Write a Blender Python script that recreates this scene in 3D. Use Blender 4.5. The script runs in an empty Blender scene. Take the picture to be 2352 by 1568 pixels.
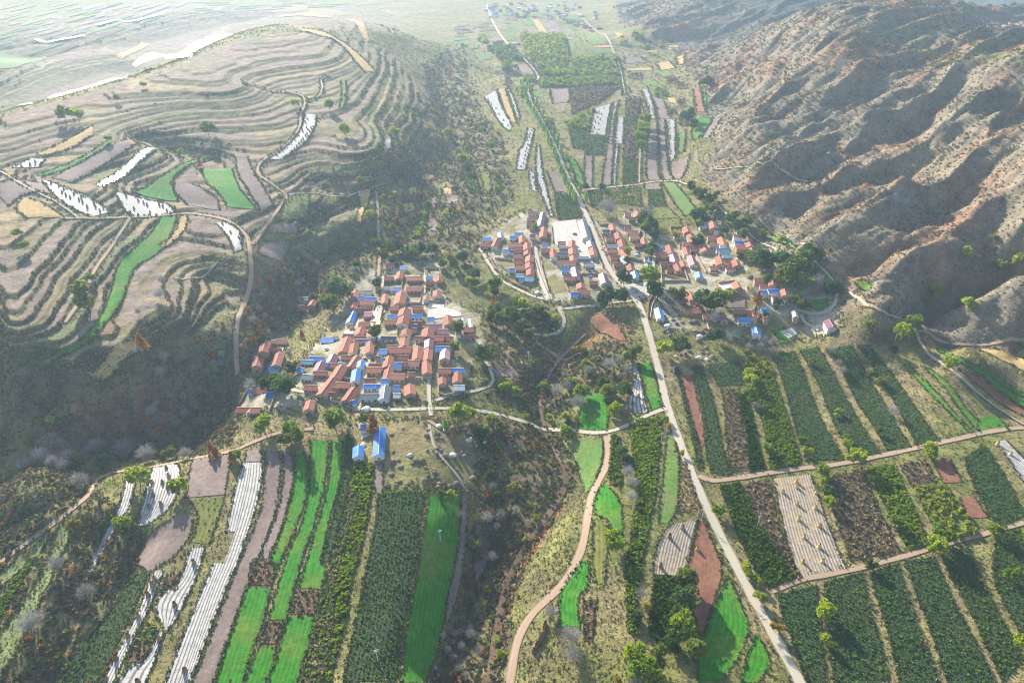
import bpy, bmesh, math, random
import numpy as np
from mathutils import Vector

random.seed(7)
rng = np.random.default_rng(7)
SC = bpy.context.scene

# ------------------------------------------------------------------ camera
CAM_Z, PITCH, FPX = 270.0, math.radians(32.5), 1568.0      # FPX: focal length in the 2352 x 1568 survey grid
cam_data = bpy.data.cameras.new("camera")
cam = bpy.data.objects.new("camera", cam_data)
SC.collection.objects.link(cam)
cam_data.sensor_width = 36.0
cam_data.lens = 24.0
cam_data.clip_start = 1.0
cam_data.clip_end = 20000.0
cam.location = (0, 0, CAM_Z)
cam.rotation_euler = (math.radians(90) - PITCH, 0, 0)
SC.camera = cam

# ------------------------------------------------------------------ light
SUN_EL, SUN_AZ = math.radians(22.5), math.radians(-27.0)   # azimuth from +Y, clockwise
world = bpy.data.worlds.new("World")
SC.world = world
world.use_nodes = True
nt = world.node_tree
bg = nt.nodes["Background"]
sky = nt.nodes.new("ShaderNodeTexSky")
sky.sky_type = 'NISHITA'
sky.sun_disc = False
sky.sun_elevation = SUN_EL
sky.sun_rotation = SUN_AZ
sky.dust_density = 1.0
nt.links.new(sky.outputs[0], bg.inputs[0])
bg.inputs[1].default_value = 0.10
sun_data = bpy.data.lights.new("sun", 'SUN')
sun_data.energy = 5.0
sun_data.angle = math.radians(0.5)
sun_data.color = (1.0, 0.93, 0.82)
sun = bpy.data.objects.new("sun", sun_data)
SC.collection.objects.link(sun)
sd = Vector((math.sin(SUN_AZ) * math.cos(SUN_EL), math.cos(SUN_AZ) * math.cos(SUN_EL), math.sin(SUN_EL)))
sun.rotation_euler = sd.to_track_quat('Z', 'Y').to_euler()
SC.view_settings.view_transform = 'Standard'
SC.view_settings.look = 'None'
SC.view_settings.exposure = 1.35
SC.view_settings.gamma = 1.0
SC.view_settings.use_curve_mapping = False
SC.cycles.max_bounces = 4
SC.cycles.diffuse_bounces = 2
SC.cycles.glossy_bounces = 2
SC.cycles.transmission_bounces = 2
SC.cycles.volume_bounces = 1
SC.cycles.transparent_max_bounces = 4
SC.cycles.use_denoising = True
SC.cycles.pixel_filter_type = 'BLACKMAN_HARRIS'
SC.cycles.filter_width = 1.15
SC.cycles.use_adaptive_sampling = True
SC.cycles.adaptive_threshold = 0.01

# ------------------------------------------------------------------ survey helpers
CP, SP = math.cos(PITCH), math.sin(PITCH)
def ray(px, py):
    u = (np.asarray(px, float) - 1176.0) / FPX
    v = (np.asarray(py, float) - 784.0) / FPX
    return u, CP - v * SP, -SP - v * CP
def at_z(px, py, z):
    dx, dy, dz = ray(px, py)
    t = (z - CAM_Z) / dz
    return dx * t, dy * t
def project(x, y, z):
    dz = z - CAM_Z
    d = y * CP - dz * SP
    return 1176.0 + FPX * x / d, 784.0 - FPX * (y * SP + dz * CP) / d

def vn(x, y, seed=0):
    xi, yi = np.floor(x), np.floor(y)
    fx, fy = x - xi, y - yi
    fx = fx * fx * (3 - 2 * fx); fy = fy * fy * (3 - 2 * fy)
    def h(a, b):
        n = (a.astype(np.int64) * 374761393 + b.astype(np.int64) * 668265263 + seed * 974711) & 0xffffffff
        n = ((n ^ (n >> 13)) * 1274126177) & 0xffffffff
        return ((n ^ (n >> 16)) & 0xffff) / 65535.0
    a = h(xi, yi); b = h(xi + 1, yi); c = h(xi, yi + 1); d = h(xi + 1, yi + 1)
    return (a + (b - a) * fx) * (1 - fy) + (c + (d - c) * fx) * fy
def fbm(x, y, oct=4, seed=0):
    s = 0; a = 0.5; n = 0
    for i in range(oct):
        s = s + a * vn(x, y, seed + i * 17); n += a
        x = x * 2.03 + 11.3; y = y * 2.03 + 5.7; a *= 0.5
    return s / n
# ------------------------------------------------------------------ terrain: spot heights (survey x, survey y, height)
SPOT = []
def sp(z, *pts):
    for p in pts: SPOT.append((p[0], p[1], p[2] if len(p) > 2 else z))
# foreground plateau
sp(0, (300,1150), (480,1250), (300,1400), (650,1100), (650,1400), (850,1150), (850,1450), (1000,1200), (950,1480), (500,1560),
   (1350,1200), (1450,1100), (1400,1400), (1600,1250), (1650,1450), (1850,1200), (1850,1400), (2100,1300), (2250,1500),
   (1600,1000), (1750,950), (1950,1000), (250,1650), (1000,1650), (1900,1650), (2400,1650), (1450,1600), (700,1650))
sp(2, (2100,950), (2200,1150), (2300,1250), (2000,850), (1620,840), (60,1080), (40,1150))
sp(-4, (100,1250), (60,1400), (30,1560), (160,1600))
sp(6, (2340,1000), (2300,900), (2200,830), (2450,1100))
sp(12, (2352,810), (2450,850), (2250,800))
# villages and valley floor
sp(1, (900,700), (850,800), (950,850), (700,850), (620,800), (600,940), (820,930), (1000,960), (1050,800), (950,640), (1000,1050), (1100,780))
sp(4, (1200,560), (1300,620), (1400,620), (1500,600), (1480,680), (1600,680), (1700,700), (1800,720), (1650,560), (1750,560), (1300,700), (1550,780), (1900,740), (1450,760))
sp(6, (1180,480), (1320,500), (1450,480), (1550,480), (1290,420), (1400,360), (1500,360), (1560,400))
sp(10, (1250,300), (1400,260), (1480,220), (1280,210), (1570,300), (1100,300), (1150,380))
sp(13, (1300,120), (1400,130), (1180,110), (1200,60), (1350,60), (1080,60), (1500,150), (1150,200))
sp(16, (1200,15), (1300,15), (1100,10), (1020,120), (1450,5), (1200,-60), (1400,-60))
# central gullies
sp(-14, (1200,1120), (1170,1250), (1130,1400), (1080,1560), (1130,1080), (1060,1680), (1120,1320))
sp(-9, (1250,940), (1180,900), (1290,840), (1290,1060), (1300,1130), (1150,990), (1070,1180))
sp(-4, (1200,820), (1340,770), (1130,860), (1150,740))
sp(-2, (1100,680), (1080,590), (1000,560))
sp(2, (1050,470), (960,480), (900,530), (820,560), (750,620))
sp(6, (1010,400), (960,360))
sp(10, (1000,260), (1000,190), (1050,130), (990,330))
sp(-8, (640,720), (600,860), (560,930), (700,660), (640,640))
sp(-24, (40,990), (150,1000), (280,1000), (400,990), (470,960), (520,900))
sp(-14, (60,1045), (200,1060), (350,1040), (480,1010), (520,960))
sp(-2, (430,1060), (280,1090), (530,1030))
sp(16, (870,430), (880,500), (760,440))
sp(26, (720,450), (640,500), (620,560), (660,470))
sp(14, (720,530), (650,600), (800,500))
HILL0 = len(SPOT)
# left terraced hill
sp(26, (0,900), (100,893), (200,872), (290,835), (345,775), (430,740))
sp(38, (0,862), (80,842), (150,818), (205,780), (240,730), (258,670), (290,600), (350,560), (400,505))
sp(46, (0,800), (80,778), (150,740), (190,700), (230,620), (290,540), (330,500))
sp(58, (0,715), (60,690), (110,640), (150,590), (200,520), (240,495))
sp(70, (0,600), (50,560), (90,510))
sp(40, (460,500), (520,520), (560,560), (480,470))
sp(30, (570,620), (450,620), (500,600), (400,690))
sp(18, (545,720), (480,700))
sp(6, (545,840), (530,780), (470,800))
sp(50, (450,440), (560,440), (600,410), (500,380), (340,440))
sp(74, (0,470), (120,430), (60,400))
sp(84, (0,400), (150,340), (300,335))
sp(66, (400,340), (260,440), (460,320), (520,335))
sp(96, (0,320), (200,260), (110,290), (330,240))
sp(58, (620,370), (720,345), (860,350))
sp(66, (650,320), (750,300)); sp(52, (880,290))
sp(36, (930,330), (945,260), (900,385)); sp(46, (800,390), (700,395))
sp(80, (560,270), (700,240), (800,220)); sp(64, (880,200))
sp(96, (450,230), (580,200), (700,170), (800,150))
sp(120, (480,150), (590,115), (680,100)); sp(112, (380,180), (740,120), (540,190))
sp(100, (0,262), (120,232), (240,196), (340,165), (430,130)); sp(108, (510,92), (560,72))
sp(84, (640,60)); sp(72, (720,48), (800,50))
sp(84, (860,90), (880,60), (850,130))
sp(44, (935,210), (925,120), (940,80))
sp(30, (960,150), (970,240), (965,80))
SPOT[HILL0:] = [(a, b, z if z < 14 else 14 + (z - 14) * 0.62) for a, b, z in SPOT[HILL0:]]
# far side of that hill and the river plain (farther away than the hill)
FAR = [(80,238,8), (230,205,4), (340,165,4), (430,130,4), (500,90,4), (520,70,6), (0,240,10), (-150,330,8), (-150,250,20),
       (100,180,14), (250,130,16), (100,60,40), (300,40,30), (450,30,20), (600,20,14), (700,8,14), (0,120,30), (-100,150,40),
       (50,10,50), (900,10,14), (-300,100,60), (300,-20,40), (600,-30,20), (900,-40,18), (0,-30,70), (-400,20,90)]
SPOT += FAR
# right-hand mountains
sp(18, (1600,200), (1620,270), (1640,330), (1600,390), (1660,470), (1560,160))
sp(16, (1720,540), (1830,640), (1960,730), (2080,775), (2180,785))
sp(24, (1700,450), (1760,500), (1860,610), (1960,680))
sp(60, (1560,28), (1640,35), (1500,40)); sp(22, (1480,70), (1600,100), (1440,50), (1560,110))
sp(48, (1700,90), (1680,170))
sp(84, (1740,70), (1760,120))
sp(120, (1830,38), (1920,100))
sp(146, (1930,20), (2010,14), (2080,24))
sp(136, (2170,52), (2260,80), (2352,108), (2480,140))
sp(60, (1760,220), (1730,260)); sp(92, (1860,170), (1950,190)); sp(34, (1680,300), (1690,240))
sp(112, (2050,110), (2180,130), (2080,170))
sp(118, (2352,186), (2240,200), (2450,200))
sp(98, (2140,222), (2060,230))
sp(78, (1960,265), (1900,290)); sp(52, (1800,315), (1760,330)); sp(30, (1690,370), (1720,400))
sp(112, (2352,262), (2450,300)); sp(90, (2220,300), (2180,330)); sp(66, (2060,350), (1980,375)); sp(40, (1850,400), (1800,420))
sp(84, (2352,400), (2450,450)); sp(64, (2200,430), (2100,440)); sp(44, (1960,480), (1900,500)); sp(58, (2260,500))
sp(32, (1850,540), (1930,590), (2010,640)); sp(46, (2100,560), (2180,560)); sp(30, (2060,680), (2000,700))
sp(36, (2352,620), (2260,640)); sp(56, (2450,560), (2500,650)); sp(26, (2170,690), (2140,730)); sp(44, (2352,690), (2250,720)); sp(14, (2300,785), (2352,780), (2200,775))
# country behind the mountain
SPOT += [(2300,52,20), (2400,70,20), (2200,40,60), (2100,10,120), (1900,8,60), (1700,15,20), (2352,20,110), (2500,0,130), (2150,-10,150), (1900,-30,110), (1700,-40,90)]

sx, sy = [], []
for (a, b, z) in SPOT:
    x, y = at_z(a, b, z); sx.append(float(x)); sy.append(float(y))
for (x, y, z) in [(-4000,6000,60), (-1500,6000,50), (0,6500,60), (2000,6500,230), (4000,6000,320), (5500,6500,350), (3500,4000,240), (5000,3500,300),
                  (-5500,6500,80), (-3500,3500,60), (-200,90,0), (200,90,0), (0,90,0), (600,300,30), (900,500,90), (1500,900,80), (760,1150,84), (860,950,100), (900,1250,60), (650,1450,55), (1100,1200,60), (-600,300,-6), (2500,1500,120), (-2500,1500,30)]:
    sx.append(x); sy.append(y); SPOT.append((0, 0, z))
sx = np.array(sx); sy = np.array(sy); sz = np.array([s[2] for s in SPOT], float)
YO = 170.0
def warp(x, y): return x / (y + YO) * 3.0, np.log(y + YO) * 2.4
qx, qy = warp(sx, sy)
def tps(r2): return 0.5 * r2 * np.log(r2 + 1e-9)
def rbf_fit(lam):
    n = len(qx)
    K = tps((qx[:, None] - qx[None]) ** 2 + (qy[:, None] - qy[None]) ** 2) + np.eye(n) * lam
    P = np.stack([np.ones(n), qx, qy], 1)
    A = np.zeros((n + 3, n + 3)); A[:n, :n] = K; A[:n, n:] = P; A[n:, :n] = P.T
    return np.linalg.solve(A, np.concatenate([sz, np.zeros(3)]))
W = rbf_fit(0.004)
def base_exact(x, y):
    a, b = warp(x, y)
    sh = a.shape; a = a.ravel(); b = b.ravel()
    out = W[-3] + W[-2] * a + W[-1] * b
    for i in range(len(qx)):
        out += W[i] * tps((a - qx[i]) ** 2 + (b - qy[i]) ** 2)
    return out.reshape(sh)
# the grid: rows get longer and farther apart with distance
NX, NY = 1000, 900
S_MAX, Y0, Y1 = 0.98, 105.0, 6500.0
sg = np.linspace(-S_MAX, S_MAX, NX)
lg = np.linspace(math.log(Y0 + YO), math.log(Y1 + YO), NY)
yg = np.exp(lg) - YO
GX = (yg[:, None] + YO) * sg[None, :]
GY = np.repeat(yg[:, None], NX, 1)
cs = np.linspace(0, NX - 1, 170); cr = np.linspace(0, NY - 1, 150)
def sample(G, fi, fj):
    fi = np.clip(fi, 0, G.shape[0] - 1.001); fj = np.clip(fj, 0, G.shape[1] - 1.001)
    i = fi.astype(int); j = fj.astype(int); a = fi - i; b = fj - j
    return (G[i, j] * (1 - b) + G[i, j + 1] * b) * (1 - a) + (G[i + 1, j] * (1 - b) + G[i + 1, j + 1] * b) * a
cyy = np.exp(np.interp(cr, np.arange(NY), lg)) - YO
CG = base_exact((cyy[:, None] + YO) * np.interp(cs, np.arange(NX), sg)[None, :], np.repeat(cyy[:, None], len(cs), 1))
ii, jj = np.meshgrid(np.arange(NY) / (NY - 1) * (len(cr) - 1), np.arange(NX) / (NX - 1) * (len(cs) - 1), indexing='ij')
H0 = sample(CG, ii, jj)
H0 = np.maximum(H0, -30)
HG = H0.copy()
def hgt(x, y, G=None):
    G = HG if G is None else G
    x = np.asarray(x, float); y = np.asarray(y, float)
    fi = (np.log(np.maximum(y, Y0) + YO) - lg[0]) / (lg[-1] - lg[0]) * (NY - 1)
    fj = (x / (y + YO) + S_MAX) / (2 * S_MAX) * (NX - 1)
    return sample(G, fi, fj)
TS = np.exp(np.linspace(math.log(150), math.log(9000), 700))
def at(px, py, G=None):
    """survey point -> ground point (first hit of the sight line)"""
    px = np.atleast_1d(np.asarray(px, float)); py = np.atleast_1d(np.asarray(py, float))
    dx, dy, dz = ray(px, py)
    X = dx[:, None] * TS; Y = dy[:, None] * TS; Z = CAM_Z + dz[:, None] * TS
    below = Z < hgt(X, Y, G)
    k = np.argmax(below, 1); k[~below.any(1)] = len(TS) - 1; k = np.maximum(k, 1)
    lo = TS[k - 1].copy(); hi = TS[k].copy()
    for _ in range(14):
        m = (lo + hi) / 2
        b = CAM_Z + dz * m < hgt(dx * m, dy * m, G)
        hi = np.where(b, m, hi); lo = np.where(b, lo, m)
    t = (lo + hi) / 2
    return dx * t, dy * t
def atp(pts, G=None):
    p = np.array(pts, float)
    x, y = at(p[:, 0], p[:, 1], G)
    return np.stack([x, y], 1)
def dens(P, step):
    out = [P[0]]
    for a, b in zip(P[:-1], P[1:]):
        n = max(1, int(np.linalg.norm(b - a) / step))
        for k in range(1, n + 1): out.append(a + (b - a) * k / n)
    return np.array(out)
def smooth(P, it=2):
    """Chaikin, ends kept"""
    P = np.asarray(P, float)
    for _ in range(it):
        if len(P) < 3: return P
        a = P[:-1] * 0.75 + P[1:] * 0.25; b = P[:-1] * 0.25 + P[1:] * 0.75
        m = np.empty((2 * len(a), P.shape[1])); m[0::2] = a; m[1::2] = b
        P = np.concatenate([P[:1], m[1:-1], P[-1:]])
    return P
def window(x0, x1, y0, y1):
    r = np.where((yg >= y0) & (yg <= y1))[0]
    if len(r) == 0: return None
    s0 = min(x0 / (y0 + YO), x0 / (y1 + YO)); s1 = max(x1 / (y0 + YO), x1 / (y1 + YO))
    c = np.where((sg >= s0) & (sg <= s1))[0]
    if len(c) == 0: return None
    return slice(r[0], r[-1] + 1), slice(c[0], c[-1] + 1)
def dist_line(P, R):
    """distance to polyline P for grid points within R of it -> window, distance, fraction along"""
    P = dens(np.asarray(P), 1e9)
    w = window(P[:, 0].min() - R, P[:, 0].max() + R, P[:, 1].min() - R, P[:, 1].max() + R)
    if w is None: return None
    X, Y = GX[w], GY[w]
    D = np.full(X.shape, 1e9); F = np.zeros(X.shape); n = len(P) - 1
    for k in range(n):
        a, b = P[k], P[k + 1]; ab = b - a; L = ab @ ab + 1e-9
        t = np.clip(((X - a[0]) * ab[0] + (Y - a[1]) * ab[1]) / L, 0, 1)
        d = np.hypot(X - a[0] - t * ab[0], Y - a[1] - t * ab[1])
        m = d < D; D[m] = d[m]; F[m] = ((k + t) / n)[m]
    return w, D, F
def in_poly(P):
    P = np.asarray(P)
    w = window(P[:, 0].min(), P[:, 0].max(), P[:, 1].min(), P[:, 1].max())
    if w is None: return None
    X, Y = GX[w], GY[w]; M = np.zeros(X.shape, bool)
    for a, b in zip(P, np.roll(P, -1, 0)):
        if abs(a[1] - b[1]) < 1e-9: continue
        c = ((a[1] > Y) != (b[1] > Y)) & (X < (b[0] - a[0]) * (Y - a[1]) / (b[1] - a[1]) + a[0])
        M ^= c
    return w, M
def blur(A, n):
    for _ in range(n):
        A[1:-1] = (A[:-2] + 2 * A[1:-1] + A[2:]) / 4
        A[:, 1:-1] = (A[:, :-2] + 2 * A[:, 1:-1] + A[:, 2:]) / 4
    return A

# ---- carved valleys: survey line, depth (m), half width (m)
VALLEY = [
 ([(2189,150),(2126,178),(2040,205),(1960,232),(1860,268),(1760,305)], 16, 70),
 ([(2160,205),(2139,217),(2114,287),(2026,350),(1951,375),(1890,400)], 20, 42),
 ([(2051,162),(2001,190),(1939,215),(1860,250)], 9, 34),
 ([(1926,127),(1870,175),(1826,215),(1770,250)], 10, 30),
 ([(1864,117),(1810,160),(1764,195),(1700,235)], 10, 30),
 ([(1800,90),(1740,130),(1690,165)], 10, 34),
 ([(2039,237),(1939,300),(1864,365),(1830,395)], 13, 26),
 ([(1960,250),(1880,300),(1810,360)], 9, 22),
 ([(2400,190),(2352,205),(2289,270),(2214,312),(2139,350),(2060,392)], 18, 42),
 ([(2400,240),(2340,290),(2260,340),(2180,372)], 11, 26),
 ([(2352,330),(2314,442),(2300,492),(2277,552)], 16, 30),
 ([(1931,380),(1901,404),(1851,467),(1801,487)], 9, 20),
 ([(2250,350),(2151,432),(2101,492),(2080,510)], 11, 22),
 ([(2180,380),(2080,440),(1990,500)], 8, 18),
 ([(2080,400),(1980,440),(1900,500),(1870,530)], 7, 16),
 ([(2230,430),(2180,500),(2060,560),(1960,620)], 7, 20),
 ([(2400,530),(2352,567),(2251,604),(2176,630),(2126,667),(2096,705)], 30, 19),
 ([(2400,700),(2330,735),(2230,765),(2140,770)], 12, 22),
 ([(2060,590),(2000,640),(1960,670)], 6, 16),
 # gully of the stream and the ravines round the villages
 ([(1400,745),(1345,768),(1310,800),(1262,850),(1243,900),(1240,940),(1255,985),(1275,1030),(1300,1075),(1308,1110),(1285,1150),(1240,1210),(1195,1275),(1165,1340),(1150,1400),(1135,1480),(1120,1600)], 4.5, 12),
 ([(1090,1185),(1110,1240),(1095,1300),(1075,1360),(1050,1430),(1010,1520),(980,1600)], 14, 20),
 ([(500,880),(560,880),(610,820),(650,720),(700,640),(760,590),(830,550),(870,530)], 9, 26),
 ([(620,640),(700,600),(740,560),(800,540)], 6, 18),
 ([(700,520),(760,480),(840,455)], 7, 15),
 ([(860,380),(960,400),(1020,340),(1000,280),(950,240)], 9, 30),
 ([(1000,160),(1010,220),(1060,290),(1040,350),(1000,420),(960,500),(950,560)], 8, 30),
 ([(430,600),(520,640),(500,700),(420,760),(380,860)], 8, 22),
 ([(300,300),(360,315),(450,345),(490,360)], 9, 22),
 ([(0,960),(100,985),(250,1000),(400,1000),(490,985)], 7, 24),
 ([(40,1190),(110,1160),(190,1120),(230,1090)], 3.0, 6),
 ([(190,1200),(230,1260),(180,1380),(130,1480),(90,1600)], 6, 12),
 ([(330,1200),(300,1280),(240,1400),(190,1500),(150,1600)], 6, 12),
 ([(1390,700),(1345,730),(1370,770)], 3, 8),
 ([(-60,280),(60,215),(200,160),(330,150)], 10, 90),
 ([(-80,120),(140,110),(300,95),(480,50),(640,30)], 12, 90),
 ([(1090,150),(1160,170),(1240,175)], 6, 14),
]
for vi, (pts, depth, wd) in enumerate(VALLEY):
    if vi < 17: depth, wd = depth * 1.35, wd * 1.1
    P = smooth(atp(pts, H0), 1)
    r = dist_line(P, wd * 1.6)
    if r is None: continue
    w, D, F = r
    wob = 0.75 + 0.5 * fbm(GX[w] / 25, GY[w] / 25, 3, 5)
    t = np.clip(D / (wd * 1.6 * wob), 0, 1)
    prof = (1 - t) ** 2 * (1 + 0.9 * t)
    HG[w] -= depth * prof * np.clip(np.minimum(F, 1 - F) * 8 + 0.25, 0, 1)

# ---- masks by survey polygons
def mask_of(polys, soft=3):
    M = np.zeros((NY, NX))
    for P in polys:
        r = in_poly(atp(P, H0))
        if r is not None: M[r[0]] = np.maximum(M[r[0]], r[1])
    return blur(M, soft)
M_MOUNT = mask_of([[(1420,40),(1480,62),(1560,130),(1600,200),(1622,260),(1650,330),(1600,395),(1660,450),(1740,545),(1850,635),(1960,715),(2080,765),(2200,782),(2360,790),(2900,800),(2900,-60),(1400,-60)]], 6)
M_TERR = mask_of([[(-500,285),(0,268),(240,202),(400,150),(520,98),(620,75),(760,80),(880,110),(950,180),(985,250),(990,330),(965,400),(890,465),(780,510),(700,555),(630,580),(560,565),(545,700),(500,700),(440,740),(340,790),(290,840),(200,872),(0,900),(-500,910)],
                  [(-400,60),(0,60),(250,10),(620,5),(900,20),(930,80),(700,75),(540,75),(430,115),(250,190),(0,235),(-300,300)]], 4)
M_SCRUB = mask_of([[(440,760),(560,700),(600,640),(640,600),(790,530),(900,480),(985,400),(1000,300),(970,150),(1060,100),(1100,250),(1160,330),(1180,450),(1100,560),(1100,640),(880,600),(800,640),(640,740),(560,900),(530,1020),(420,1050),(0,1060),(-300,1060),(-300,900),(200,885),(340,800)],
                   [(1060,1040),(1130,950),(1240,960),(1330,1010),(1310,1120),(1240,1230),(1190,1320),(1150,1568),(960,1568),(1050,1380),(1090,1200),(1110,1100)],
                   [(-200,1080),(200,1090),(260,1160),(330,1200),(240,1568),(-200,1700)],
                   [(1120,720),(1260,700),(1300,800),(1440,770),(1460,860),(1330,930),(1230,960),(1100,900)]], 4)

# ---- terraces
step = np.where(GY < 620, 2.2, 2.1)
hw = HG + 5.0 * (fbm(GX / 75, GY / 75, 3, 3) - 0.5)
q = hw / step; q = q + 0.30 * np.sin(q * 2.3) + 0.2 * np.sin(q * 5.1 + 1); f = q - np.floor(q)
riser = np.clip((f - 0.66) / 0.34, 0, 1)
tz = (np.floor(q) + riser * riser * (3 - 2 * riser) + 0.06 * f) * step
far_t = np.clip((2400 - GY) / 800, 0, 1)
TW = M_TERR * np.clip((HG - 4) / 5, 0, 1)
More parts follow.
